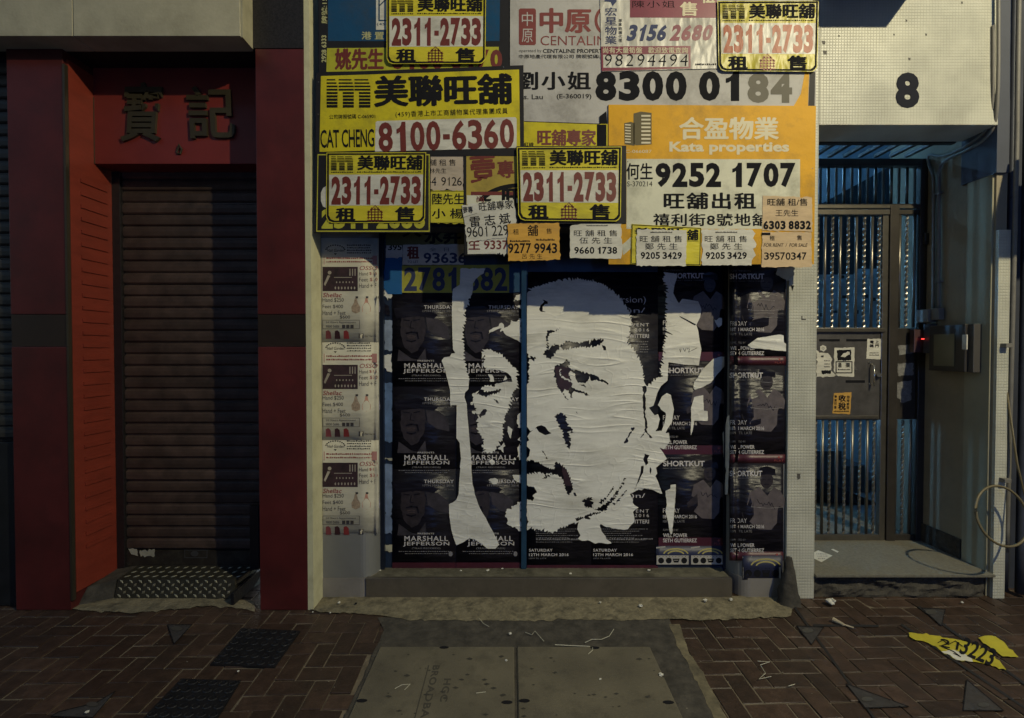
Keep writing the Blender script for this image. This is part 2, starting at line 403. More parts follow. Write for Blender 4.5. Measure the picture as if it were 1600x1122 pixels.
def torn(name, outers, holes, pt, m, parent, lift, cell=.85, folds=1.0, thick=.0015):
    """torn sheet of paper with real folds; robust for ragged outlines"""
    xs = [p[0] for P in outers for p in P]; ys = [p[1] for P in outers for p in P]
    x0, y0 = min(xs) - 2 * cell, min(ys) - 2 * cell; NX = int((max(xs) - x0) / cell) + 4; NY = int((max(ys) - y0) / cell) + 4
    h = cell / 3; fx, fy = x0 - h, y0 - h
    fine = scan(outers, fx, fy, NX * 3, NY * 3, h)
    if holes: fine &= ~scan(holes, fx, fy, NX * 3, NY * 3, h)
    f = fine.reshape(NY, 3, NX, 3).mean((1, 3)) - .5
    f[f == 0] = .01
    V = []; F = []; idx = {}; Bd = []
    def node(i, j):
        k = (i, j)
        if k not in idx: idx[k] = len(V); x, y = x0 + i * cell, y0 + j * cell; V.append((x, y))
        return idx[k]
    def edge(i, j, i2, j2):
        k = (i, j, i2, j2) if (i, j) < (i2, j2) else (i2, j2, i, j)
        if k not in idx:
            a, b, c, d = k; fa, fb = f[b, a], f[d, c]; t = fa / (fa - fb); idx[k] = len(V); V.append((x0 + (a + (c - a) * t) * cell, y0 + (b + (d - b) * t) * cell))
        return idx[k]
    pos = f > 0
    cnt = pos[:-1, :-1].astype(int) + pos[1:, :-1] + pos[:-1, 1:] + pos[1:, 1:]
    for j, i in zip(*np.nonzero(cnt)):
        i, j = int(i), int(j); C = [(i, j), (i + 1, j), (i + 1, j + 1), (i, j + 1)]
        if cnt[j, i] == 4: F.append(tuple(node(*c) for c in C)); continue
        poly = []; cr = []
        for k in range(4):
            a, b = C[k], C[(k + 1) % 4]
            if pos[a[1], a[0]]: poly.append(node(*a))
            if pos[a[1], a[0]] != pos[b[1], b[0]]: e = edge(*a, *b); poly.append(e); cr.append((e, bool(pos[a[1], a[0]])))
        if len(poly) >= 3: F.append(tuple(poly))
        if len(cr) == 2: Bd.append((cr[0][0], cr[1][0]))
    F = [tuple(reversed(q)) for q in F]
    P = [pt(x, y, lift + folds * max(-.0012, wrinkle(x, y))) for x, y in V]; n = len(P)
    bi = sorted({q for e in Bd for q in e}); mp = {q: n + k for k, q in enumerate(bi)}
    P += [P[q] + Vector((0, thick, 0)) for q in bi]
    F2 = [(a, b, mp[b], mp[a]) for a, b in Bd]
    o = link(name, P, F + F2, m, parent, True)
    for p in o.data.polygons[len(F):]: p.use_smooth = False
    a_, b_, c_ = [P[i] for i in F[0][:3]]
    if (b_ - a_).cross(c_ - a_).dot(Vector((0, CAMY, CAMZ)) - a_) < 0:
        o.data.flip_normals()
    return o
def arc(cx, cy, rx, ry, a0, a1, n=14): return [(cx + rx * math.cos(R(a0 + (a1 - a0) * i / n)), cy + ry * math.sin(R(a0 + (a1 - a0) * i / n))) for i in range(n + 1)]
def conv(z, pts): return [z(*p) for p in pts]
# ================================================================== THE SETTING
YC, YS, YP, YB, YG = -.05, .105, .26, -.04, .66     # red columns, shop base, poster wall, sign boards, gate
M_ASPH = mat('road_asphalt', (.03, .028, .026), rough=.9, var=.3, vscale=30, bump=.004, bscale=120)
M_MORT = mat('paving_joint', (.13, .105, .07), rough=.95, var=.5, vscale=14, dirt=.8, dirtcol=(.02, .016, .012), dscale=3)
M_BRICK = mat('paving_brick', (.047, .029, .020), rough=.46, var=.45, vscale=16, bump=.003, bscale=70, rnd=.3, dirt=.85, dirtcol=(.022, .017, .013), dscale=2.6, spec=.35)
M_CEM = mat('cement', (.175, .15, .092), rough=.9, var=.4, vscale=14, bump=.010, bscale=45, dirt=1.0, dirtcol=(.03, .026, .018), dscale=9)
M_DMORT = mat('dark_patched_mortar', (.050, .044, .034), rough=.9, var=.6, vscale=12, bump=.01, bscale=26, dirt=.8, dirtcol=(.018, .016, .012), dscale=5)
M_SLAB = mat('cover_concrete', (.115, .10, .066), rough=.75, var=.45, vscale=8, bump=.003, bscale=140, dirt=.9, dirtcol=(.04, .035, .025), dscale=4)
# ground sheet
g = box('street_ground', -30, 30, -30, 12, -.3, -.02, M_ASPH); tag(g, kind='structure')
pv = box('pavement', -7.0, 7.0, -3.6, YG + .2, -.019, -.006, M_MORT); tag(pv, kind='structure')
road = box('road', -30, 30, -16, -3.9, -.02, -.012, M_ASPH); tag(road, kind='structure')
kerb = box('kerb', -7, 7, -3.9, -3.6, -.02, .0, mat('kerb_concrete', (.2, .19, .16), rough=.9, bump=.002), bev=.01); tag(kerb, kind='structure')
# --- paving bricks: 90 degree herringbone, 0.2 x 0.1
def inquad(x, y, q):
    c = False; n = len(q)
    for i in range(n):
        x1, y1 = q[i]; x2, y2 = q[(i + 1) % n]
        if (y1 > y) != (y2 > y) and x < (x2 - x1) * (y - y1) / (y2 - y1) + x1: c = not c
    return c
G2 = lambda px, py: tuple(PZ(px, py))[:2]
skip = [[G2(500, 935), G2(596, 962), G2(594, 985), G2(575, 1010), (-.83, -1.6), (.86, -1.6), G2(1068, 1040), G2(1048, 1000), G2(1036, 966), G2(1232, 966), G2(1236, 930)],
        [G2(375, 981), G2(471, 986), G2(431, 1045), G2(325, 1042)], [G2(280, 1060), G2(378, 1063), G2(335, 1140), G2(205, 1140)]]
cells = []
U = .1005; ANG = R(1.2)
ca, sa = math.cos(ANG), math.sin(ANG)
for i in range(-48, 49):
    for j in range(-36, 8):
        d = (i - j) % 4
        if d == 0: w, h = 2, 1
        elif d == 3: w, h = 1, 2
        else: continue
        cx, cy = (i + w / 2) * U + .03, (j + h / 2) * U + .035
        x, y = cx * ca - cy * sa, cx * sa + cy * ca
        if y > .40 or y < -3.5 or abs(x) > 4.6: continue
        if any(all(inquad(x + a * w * .05, y + b * h * .05, q) for a in (-1, 1) for b in (-1, 1)) for q in skip): continue
        cells.append((x, y, w, h))
def vis(c):
    dz = c[1] - CAMY
    if dz < 1.0: return -1
    px = 800 + FPX * c[0] / dz; py = 548 + FPX * CAMZ / dz
    return 1 if -40 < px < 1640 and 930 < py < 1150 and c[1] < .16 else 0
vb = [c for c in cells if vis(c) == 1]; vb.sort(key=lambda c: c[1]); nb = vb[:300]
rest = [c for c in cells if vis(c) != 1] + vb[300:]
def brickmesh(w, h, k):
    rn = random.Random(k); s = MB(); a = w * U / 2 - .0035; b = h * U / 2 - .0035; c = .0025
    s.cbox(-a, a, -b, b, -.03, 0, c)
    s.v = [(x + rn.uniform(-.0012, .0012), y + rn.uniform(-.0012, .0012), z) for x, y, z in s.v]
    me = bpy.data.meshes.new('brick'); me.from_pydata(s.v, [], s.f); me.materials.append(M_BRICK); return me
BM = {(w, h): [brickmesh(w, h, k * 7 + w) for k in range(4)] for (w, h) in ((2, 1), (1, 2))}
rn = random.Random(5)
for c in nb:
    o = bpy.data.objects.new('brick', rn.choice(BM[(c[2], c[3])])); COL.objects.link(o); o.parent = pv
    o.location = (c[0], c[1], rn.uniform(-.004, .0012)); o.rotation_euler = (rn.gauss(0, .010), rn.gauss(0, .010), ANG + rn.gauss(0, .006))
s = MB()
for c in rest:
    w, h = c[2] * U / 2 - .0035, c[3] * U / 2 - .0035; b0 = len(s.v); s.cbox(-w, w, -h, h, -.02, rn.uniform(-.002, .001), .0025)
    s.v[b0:] = [(c[0] + x * ca - y * sa, c[1] + x * sa + y * ca, z) for x, y, z in s.v[b0:]]
tag(s.build('outer_bricks', M_BRICK, pv), kind='stuff')
# --- cement strip, dark mortar patch, drain strips
def ground_sheet(name, pts, m, z=.0, thick=.03, amp=2.0, seed=1, parent=None):
    o = sheet(name, [rough(pts, amp, 7, seed)], onG(0), m, parent, lift=z, thick=thick); return o
o = ground_sheet('dark_mortar_patch', [(590, 965), (1045, 962), (1052, 985), (1082, 1040), (1130, 1135), (530, 1135), (565, 1065), (588, 1010), (600, 985)], M_DMORT, z=.003, seed=3, amp=1.0); tag(o, kind='structure')
o = ground_sheet('cement_apron', [(500, 930), (1234, 930), (1238, 950), (1236, 962), (1180, 966), (1100, 969), (1050, 967), (980, 969), (900, 968), (820, 970), (720, 969), (650, 969), (600, 962), (560, 959), (500, 957), (480, 949)], M_CEM, z=.0055, seed=4, amp=1.1); tag(o, kind='structure')
o = ground_sheet('cement_skirt', [(0, 942), (120, 952), (210, 958), (330, 946), (385, 952), (398, 956), (396, 938), (240, 932), (120, 930), (0, 930)], M_CEM, z=.004, seed=6, amp=1.2); tag(o, kind='structure')
o = ground_sheet('drain_edge', [(1045, 975), (1062, 975), (1075, 1015), (1105, 1065), (1140, 1130), (1118, 1130), (1090, 1065), (1062, 1015)], mat('edge_mortar', (.16, .135, .08), var=.5, vscale=9, rough=.95, dirt=.8, dscale=6), z=.004, seed=8, amp=1.2); tag(o, kind='structure')
# --- two concrete covers
for k, (x0, x1) in enumerate(((-.715, .012), (.026, .745))):
    cv = empty('concrete_cover', ((x0 + x1) / 2, -.9, 0), ['pale concrete service cover with cast lettering, left of the dark joint in the pavement', 'pale concrete service cover without lettering, right of the dark joint in the pavement'][k], 'service cover', 'concrete service covers')
    yb = -.44; yf = -1.45
    s = MB()
    s.cbox(x0, x1, yf, yb, -.04, .013, .006)
    s.build('cover_slab', M_SLAB, cv)
    hole = MB()
    for (hx, hy) in ((x0 + .03, -.85), (x1 - .035, -.86), (x0 + .35, -.452) if k == 0 else (x1 - .30, -.455)):
        n = 12; b = len(hole.v)
        hole.v += [(hx + .026 * math.cos(2 * math.pi * i / n), hy + .012 * math.sin(2 * math.pi * i / n), .0142) for i in range(n)]
        hole.f.append(tuple(range(b, b + n)))
    hole.build('lifting_hole', M_BLK, cv)
    if k == 0:
        for (t, xx, y0) in (('BROADBAND', -.40, -.60), ('HGC', -.33, -.70)):
            V, F = text_geo(t, .03, 1.1, 0); L = .052 * len(t); Hh = .035
            link('cast_lettering', [(xx - .0 + w * Hh, y0 - u * L, .0138) for u, w in V], F, mat('cast_shadow_groove', (.05, .045, .033), rough=.9), cv)
        box('cast_bar', -.425, -.420, -1.3, -.6, .0131, .0142, mat('cast_shadow_groove', (.05, .045, .033)), cv)
# --- black studded metal covers at left
M_IRON = mat('cast_iron', (.018, .018, .020), rough=.5, metal=.5, var=.4, bump=.003, bscale=60)
for k, q in enumerate(([G2(377, 983), G2(469, 987), G2(429, 1044), G2(328, 1040)], [G2(283, 1062), G2(376, 1065), G2(330, 1140), G2(208, 1140)])):
    cv = empty('metal_cover', (sum(p[0] for p in q) / 4, sum(p[1] for p in q) / 4, 0), ['black studded metal cover in the paving nearer the red column', 'black studded metal cover nearest the camera at lower left'][k], 'manhole cover', 'black studded covers')
    MB().hexa([(p[0], p[1], -.03) for p in reversed(q)] + [(p[0], p[1], .006) for p in reversed(q)]).build('cover_plate', M_IRON, cv)
    s = MB()
    for a in range(6):
        for b in range(6):
            u, v = (a + .5) / 6, (b + .5) / 6
            x = (q[0][0] * (1 - u) + q[1][0] * u) * (1 - v) + (q[3][0] * (1 - u) + q[2][0] * u) * v
            y = (q[0][1] * (1 - u) + q[1][1] * u) * (1 - v) + (q[3][1] * (1 - u) + q[2][1] * u) * v
            s.tube([(x + .018 * math.cos(t * .785), y + .016 * math.sin(t * .785), .007) for t in range(8)], .0035, 5, True)
    s.build('ring_studs', M_IRON, cv)
# --- recessed frames (dark joints) and triangular key plates in the right pavement
M_STEELD = mat('dull_key_plate', (.030, .027, .026), rough=.8, metal=.0, var=.5, vscale=20, bump=.004, bscale=60, dirt=.7, dirtcol=(.03, .022, .016), dscale=9)
KEYS = [('grey triangular key plate near the corner pier, cigarette end beside it', [(1245, 978), (1287, 980), (1268, 1007)], (1262, 985)),
        ('grey triangular key plate in front of the gate step', [(1440, 950), (1477, 952), (1471, 978)], (1455, 956)),
        ('grey triangular key plate nearest the lower right corner', [(1511, 1062), (1568, 1110), (1505, 1110)], (1537, 1101)),
        ('grey pointed key plate left of the lower right corner', [(1322, 1068), (1420, 1104), (1352, 1106)], (1355, 1092)),
        ('grey triangular key plate in the brown bricks left of the shop', [(262, 976), (300, 976), (272, 1006)], (276, 982)),
        ('worn grey metal plate at the bottom left of the pavement', [(180, 1080), (150, 1098), (92, 1112), (80, 1119), (145, 1121)], (144, 1100))]
for lab, tri, c in KEYS:
    cv = empty('key_plate', PZ(*c), lab, 'key plate', 'triangular key plates in the paving')
    sheet('plate', [rough(tri, .8, 5, len(lab))], onG(0), M_STEELD, cv, lift=.004, thick=.03)
    Ink(onG(0)).ell(c[0], c[1], 9, 3.6).make('stud', mat('worn_stud', (.085, .08, .07), rough=.5, metal=.4), cv, lift=.0065)
    e = Ink(onG(0))
    e.line(tri + [tri[0]], 1.1); e.make('joint', M_BLK, cv, lift=.0052)
fr = Ink(onG(0))
for a, b in (((1232, 935), (1372, 1130)), ((1409, 976), (1610, 1112)), ((1436, 948), (1610, 1075)), ((1272, 977), (1372, 978))):
    fr.line([a, b], 3.4)
o = fr.make('cover_frame_joint', mat('joint_tar', (.01, .009, .009), rough=.8), pv, lift=.0035)

# --- LEFT SHOP: red columns, sign panel, shutter
M_REDC = mat('red_enamel', (.080, .014, .013), rough=.4, var=.3, vscale=3, bump=.0006, bscale=4, spec=.35, dirt=.5, dirtcol=(.025, .010, .009), dscale=2.5)
M_REDL = mat('red_laminate', (.19, .028, .014), rough=.5, var=.2, vscale=5, stretch=(1, 1, 3), bump=.001)
M_BAND = mat('black_band', (.022, .014, .010), rough=.35, var=.3)
M_TRIM = mat('bronze_trim', (.12, .10, .07), rough=.35, metal=.8)
M_DARKG = mat('dark_granite', (.016, .014, .014), rough=.6, var=.8, vscale=90, spec=.3)
M_BEAM = mat('tan_stone_panel', (.42, .385, .26), rough=.85, var=.16, vscale=5, bump=.001, bscale=60, dirt=.35, dirtcol=(.12, .105, .06))
M_CREAMW = mat('cream_painted_wall', (.52, .49, .30), rough=.8, var=.1, vscale=8, bump=.002, bscale=20, dirt=.35, dirtcol=(.2, .17, .09), dscale=6)
XL0, XL1 = XW(18, YC), XW(105, YC)          # left column
XR0, XR1 = XW(403, YC), XW(478, YC)
ZBM = 3.445                                  # underside of the stone beam
def column(label, x0, x1):
    e = empty('red_column', ((x0 + x1) / 2, YC + .1, 0), label, 'column', 'red clad columns beside the roller shutter')
    zb1, zb0 = ZW(491, YC), ZW(542, YC)
    box('lower_panel', x0, x1, YC, .34, .0, zb0, M_REDC, e, .003)
    box('black_band', x0 + .001, x1 - .001, YC + .002, .338, zb0 + .002, zb1 - .002, M_BAND, e)
    box('upper_panel', x0, x1, YC, .34, zb1, ZBM - .001, M_REDC, e, .003)
    return e
ec = column('wide dark red clad column at the far left with a black band', XL0, XL1)
box('edge_trim', XL1 + .001, XL1 + .014, YC - .004, YC + .02, .06, ZW(100, YC), M_TRIM, ec)
ec2 = column('dark red clad column with black band beside the cream wall', XR0, XR1)
# reveal with faint panels
rv = empty('door_reveal', (XL1, .13, 0), 'orange-red laminate reveal with thin ribs beside the roller shutter', 'wall panel')
box('reveal_panel', XL1 - .002, XL1 + .016, YC + .021, .29, .10, ZW(90, YC), M_REDL, rv)
zz = .35
rib = MB().box(0, .009, 0, .20, 0, .022)
rme = bpy.data.meshes.new('rib'); rme.from_pydata(rib.v, [], rib.f); rme.materials.append(M_REDL)
while zz < 2.75:
    o = bpy.data.objects.new('rib', rme); COL.objects.link(o); o.parent = rv; o.matrix_parent_inverse = Matrix.Translation(-rv.location)
    o.location = (XL1 + .015, .04, zz); zz += .08
YSG = .147
sg = empty('shop_sign', ((XL1 + XR0) / 2, YSG, 2.9), 'dark red fascia with two raised bronze Chinese characters above the shutter', 'shop sign')
zs0 = ZW(256, YSG)
box('sign_panel', XL1 + .016, XR0, YSG, .34, zs0, ZBM - .001, mat('sign_red', (.17, .022, .017), rough=.4, var=.15), sg, .002)
box('sign_edge', XL1 + .0165, XL1 + .022, YSG - .003, YSG, zs0, ZW(152, YSG), M_TRIM, sg)
M_BRZ = mat('bronze_letters', (.055, .045, .024), rough=.45, metal=.4, var=.3)
for ch, x0, y0, x1, y1 in (('寶', 190, 128, 252, 221), ('記', 292, 134, 366, 216)):
    V, F = text_geo(ch, .012, 1, 0); P0 = [PY(x0 + (x1 - x0) * u + (6 * (w - .5) if ch == '寶' else -4 * (w - .5)), y1 + (y0 - y1) * w, YSG - .018) for u, w in V]
    # brush-like raised character, extruded
    from collections import Counter
    ec_ = Counter(); 
    for f in F:
        for a, b in zip(f, f[1:] + f[:1]): ec_[(min(a, b), max(a, b))] += 1
    n = len(P0); V3 = P0 + [p + Vector((0, .0175, 0)) for p in P0]; F3 = [tuple(reversed(f)) for f in F] + [tuple(i + n for i in f) for f in F]
    F3 += [(a, b, b + n, a + n) for (a, b), c in ec_.items() if c == 1]
    link('character', V3, F3, M_BRZ, sg)
s = MB(); s.tube([PY(276, 238, YSG - .004), PY(280, 226, YSG - .012), PY(284, 233, YSG - .012), PY(282, 240, YSG - .006), PY(277, 240, YSG - .004)], .006, 6); s.build('hook', M_BRZ, sg)
# roller shutter
M_SHUT = mat('shutter_steel', (.055, .036, .027), rough=.5, metal=.1, var=.5, vscale=9, dirt=.6, dirtcol=(.022, .018, .014), dscale=7, rnd=.2, bump2=.006, b2scale=3)
YSH = .31
sh = empty('roller_shutter', ((XL1 + XR0) / 2, YSH, .12), 'closed dark brown roller shutter between the red columns', 'shutter')
def slat_mesh(x0, x1, p):
    prof = [(0, 0), (-.006, .004), (-.012, .012), (-.014, p * .5), (-.012, p * .78), (-.005, p * .86), (0, p * .87), (.002, p)]
    V = []; F = []
    for x in (x0, x1): V += [(x, y, z) for y, z in prof]
    n = len(prof)
    for i in range(n - 1): F.append((i, n + i, n + i + 1, i + 1))
    me = bpy.data.meshes.new('slat'); me.from_pydata(V, [], F); me.materials.append(M_SHUT); return me
zt, zb = ZW(262, YSH), .235
ns = 33; pit = (zt - zb) / ns
sm = slat_mesh(XL1 + .075, XR0 + .02, pit)
for i in range(ns):
    o = bpy.data.objects.new('slat', sm); COL.objects.link(o); o.parent = sh; o.matrix_parent_inverse = Matrix.Translation(-sh.location)
    o.location = (random.uniform(-.001, .001), YSH + random.uniform(-.0015, .0015), zb + i * pit); o.rotation_euler = (random.gauss(0, .012), 0, 0)
box('shutter_backing', XL1 + .02, XR0 + .1, YSH + .004, YSH + .03, .10, zs0 + .1, M_BLKB, sh)
box('bottom_bar', XL1 + .075, XR0 + .02, YSH - .02, YSH + .002, .125, .228, mat('bottom_bar', (.03, .025, .02), rough=.5, metal=.4, dirt=.6, dirtcol=(.09, .085, .06), dscale=9), sh)
box('guide_rail', XL1 + .018, XL1 + .072, YSH - .03, YSH + .003, .11, zs0 - .002, mat('rail_steel', (.05, .045, .045), rough=.3, metal=.7), sh, .002)
box('guide_rail', XR0 - .23, XR0 - .17, YSH - .05, YSH - .018, .11, .55, mat('rail_steel', (.05, .045, .045)), sh, .002)
Ink(onY(YSH - .0205)).p(rough([(200, 857), (214, 858), (216, 869), (205, 866)], 1, 3, 1)).p(rough([(218, 860), (242, 858), (242, 869), (220, 870)], 1.4, 3, 2)).make('torn_sticker', mat('old_sticker', (.3, .29, .22), var=.4), sh, .001)
Ink(onY(YSH - .0205)).frame(288, 859, 324, 872, 1.2).ell(304, 865, 6, 4.5).make('lock_plate', mat('lock_plate', (.10, .10, .10), rough=.4, metal=.6), sh, .001)
# chequer-plate step
M_CHQ = mat('chequer_plate', (.07, .066, .05), rough=.42, metal=.65, var=.35, vscale=16, dirt=.6, dirtcol=(.02, .018, .012))
M_CHL = mat('chequer_lugs', (.32, .30, .21), rough=.42, metal=.5, var=.4, vscale=30)
st = empty('threshold_step', (-2.2, .1, 0), 'chequer-plate metal step in front of the roller shutter', 'step')
sx0, sx1, syf = XW(173, .085), XW(366, .085), .085
zst = .118
MB().hexa([(sx0, syf, 0), (sx1, syf, 0), (sx1 + .05, .33, 0), (sx0 - .02, .33, 0), (sx0 + .003, syf + .03, zst), (sx1 - .03, syf + .03, zst), (sx1 - .02, .33, zst + .01), (sx0 + .0, .33, zst + .01)]).build('step_plate', M_CHQ, st)
s = MB()
def lug(c, u, v, n, l, w):
    c = Vector(c); u = Vector(u); v = Vector(v); n = Vector(n)
    a = [c + u * l, c + v * w, c - u * l, c - v * w]; b = len(s.v)
    s.v += [tuple(p) for p in a] + [tuple(c + (p - c) * .55 + n * .0035) for p in a]
    s.f += [(b, b + 1, b + 5, b + 4), (b + 1, b + 2, b + 6, b + 5), (b + 2, b + 3, b + 7, b + 6), (b + 3, b, b + 4, b + 7), (b + 4, b + 5, b + 6, b + 7)]
for i in range(13):
    for j in range(3):
        for k in range(2):
            x = sx0 + .03 + i * .0615 + (.03 if k else 0); z = .018 + j * .042 + (.021 if k else 0)
            if z > .115 or x > sx1 - .03: continue
            u = Vector((.7, 0, .7 * (1 if k else -1))); v = Vector((.7, 0, -.7 * (1 if k else -1)))
            lug((x, syf - .0012 + z * .25, z), u, v, (0, -1, .2), .017, .009)
for i in range(13):
    for j in range(3): lug((sx0 + .04 + i * .0615, syf + .06 + j * .06, zst + .002 + j * .002), (.7, .7, 0), (-.7, .7, 0), (0, 0, 1), .02, .009)
tag(s.build('tread_lugs', M_CHL, st), kind='stuff')
box('step_rail', sx1 + .01, sx1 + .03, .0, .33, .0, .08, M_IRON, st, .002)
MB().hexa([(sx0 - .16, .0, 0), (sx0 - .01, syf, 0), (sx0 - .01, .33, 0), (sx0 - .16, .33, 0), (sx0 - .15, .06, .09), (sx0 - .01, syf + .03, .112), (sx0 - .01, .33, .128), (sx0 - .15, .33, .11)]).build('cement_shoulder', M_DMORT, st)
# stone beam over the left shop
bmn = empty('stone_beam', (-2.3, -.1, ZBM), 'tan stone-faced beam above the red shopfront', 'beam')
xb1 = XW(380, -.17); xj = XW(122, -.17)
box('stone_panel', -7, xj - .003, -.17, -.02, ZBM, 5.2, M_BEAM, bmn, .002)
box('stone_panel', xj + .003, xb1, -.17, -.02, ZBM, 5.2, M_BEAM, bmn, .002)
box('metal_edge', xb1 + .001, xb1 + .012, -.165, -.05, ZBM - .004, 5.2, mat('edge_metal', (.42, .38, .24), rough=.5, metal=.3, var=.3), bmn)
box('soffit_block', -7, xb1 - .004, -.019, .6, ZBM, 5.2, M_DARKG, bmn)
box('upper_granite', XR0 - .12, XR1, YC - .002, .34, ZBM + .002, 5.2, M_DARKG, ec2)
# far-left neighbour: dark shutter over a black marble plinth
fl = empty('neighbour_shutter', (-4.0, .1, 0), 'dark slatted shutter above a black marble plinth at the left edge', 'shutter')
sm2 = slat_mesh(-7, XL0 - .003, .076)
sm2.materials[0] = mat('far_shutter_steel', (.045, .043, .036), rough=.5, metal=.3, var=.3)
zp = ZW(690, .03)
k = 0
while zp + .02 + k * .076 < ZBM - .07:
    o = bpy.data.objects.new('slat', sm2); COL.objects.link(o); o.parent = fl; o.matrix_parent_inverse = Matrix.Translation(-fl.location)
    o.location = (0, .03, zp + .02 + k * .076); k += 1
box('marble_plinth', -7, XL0 - .003, .0, .3, 0, zp, mat('black_marble', (.012, .014, .016), rough=.3, var=.5), fl, .003)
box('backing', -7, XL0 - .003, .036, .3, zp + .001, ZBM, M_BLKB, fl)
# cream side wall between the shops
cw = empty('cream_wall', (XR1, .1, 0), 'narrow cream painted wall between the red column and the poster shopfront', 'wall')
box('wall_face', XR1 + .001, XR1 + .035, YC + .001, .5, 0, 5.2, M_CREAMW, cw)
# --- MIDDLE SHOP: base, piers, poster wall
M_STEEL = mat('brushed_sill', (.27, .25, .22), rough=.5, metal=.3, var=.12, vscale=3, dirt=.3, dirtcol=(.05, .045, .035), dscale=5)
M_GREYM = mat('grey_metal_pier', (.22, .22, .205), rough=.5, metal=.3, var=.08)
PXL = [(-1.236, YS), (-.985, YS)] + [(-.985 + .095 * math.sin(R(a)), YS + .155 * (1 - math.cos(R(a)))) for a in range(10, 91, 10)]
def fL(x):
    if x <= -.985: return YS
    if x >= -.89: return YP
    t = (x + .985) / .095; return YS + .155 * (1 - math.sqrt(max(0, 1 - t * t)))
PXR = [(1.452 + .10 * (1 - math.sin(R(a))) - .0, YS + .155 * (1 - math.cos(R(a)))) for a in range(90, -1, -10)] + [(1.772, YS)]
def fR(x):
    if x >= 1.552: return YS
    if x <= 1.452: return YP
    t = (1.552 - x) / .10; return YS + .155 * (1 - math.sqrt(max(0, 1 - t * t)))
ZSILL = ZW(903, YS)
def prism(name, prof, z0, z1, m, parent):
    p = list(prof); n = len(p); V = [(x, y, z0) for x, y in p] + [(x, y, z1) for x, y in p]
    F = [(i, (i + 1) % n, n + (i + 1) % n, n + i) for i in range(n)] + [tuple(range(n))[::-1], tuple(range(n, 2 * n))]
    return link(name, V, F, m, parent)
pierL = empty('display_pier', (-1.1, YS + .1, 0), 'grey metal pier with rounded corner wrapped in nail salon leaflets', 'pier', 'rounded metal piers of the shopfront')
prism('pier_casing', PXL + [(-.89, .45), (-1.236, .45)], ZSILL + .001, 3.9, M_GREYM, pierL)
prism('pier_base', [(x - .002, y - .006) for x, y in PXL] + [(-.885, .45), (-1.236, .45)], 0, ZSILL, M_STEEL, pierL)
pierR = empty('display_pier', (1.6, YS + .1, 0), 'rounded metal pier wrapped in black party posters beside the white tiled pier', 'pier', 'rounded metal piers of the shopfront')
prism('pier_casing', PXR + [(1.772, .45), (1.452, .45)], ZSILL + .001, 3.9, M_GREYM, pierR)
prism('pier_base', [(x, y - .006) for x, y in PXR] + [(1.774, .45), (1.452, .45)], 0, ZSILL, M_STEEL, pierR)
sill = empty('shop_sill', (0, YS, 0), 'low brushed steel sill along the foot of the poster wall', 'sill')
sf0 = XW(570, YS); sf1 = XW(1146, YS)
M_SILL = mat('sill_brushed_steel', (.25, .225, .19), rough=.42, metal=.75, var=.15, vscale=3, dirt=.35, dirtcol=(.05, .045, .035), dscale=5, aniso=1.0)
tg_ = M_SILL.node_tree.nodes.new('ShaderNodeCombineXYZ'); tg_.inputs[0].default_value = 1
M_SILL.node_tree.links.new(tg_.outputs[0], M_SILL.node_tree.nodes['Principled BSDF'].inputs['Tangent'])
box('sill_front', sf0 + .0, sf1, YS - .008, YS + .02, .0, ZSILL, M_SILL, sill, .002)
box('sill_top', sf0 + .01, sf1 - .004, YS + .021, .40, ZSILL - .035, ZSILL - .004, mat('dirty_sill_top', (.13, .12, .085), rough=.7, metal=.2, var=.5, vscale=12, dirt=.8, dirtcol=(.025, .022, .015), dscale=7, bump=.003), sill)
wallp = box('hoarding_wall', -1.0, 1.6, YP + .004, .45, 0, 3.9, mat('blue_black_hoarding', (.012, .022, .045), rough=.4, var=.4), None)
tag(wallp, 'dark blue hoarding behind the torn posters', 'hoarding')
hl = empty('hoarding_frame', (.07, YP, 0), 'narrow blue metal post splitting the poster wall', 'post')
xp0, xp1 = XW(814.5, YP - .02), XW(822.5, YP - .02)
box('post', xp0, xp1, YP - .02, YP + .003, ZSILL - .003, 2.6, mat('blue_post', (.018, .055, .10), rough=.3, metal=.3, var=.5, vscale=7, stretch=(1, 1, .5)), hl, .002)
box('side_post', XW(592, YP), XW(601, YP), YP - .03, YP + .003, ZSILL - .003, 2.6, mat('dark_post', (.015, .02, .035), rough=.35, metal=.4), hl)
box('side_post', XW(1133, YP - .02), XW(1138, YP - .02), YP - .02, YP + .003, ZSILL - .003, 2.6, mat('dark_post', (.015, .02, .035)), hl)
# building mass above and behind
ub = box('upper_fascia', XR1 + .036, 1.775, YS - .02, .6, 2.40, 5.2, mat('fascia_dark', (.03, .03, .035), rough=.7), None); tag(ub, 'dark shop fascia hidden behind the estate agents boards', 'fascia')

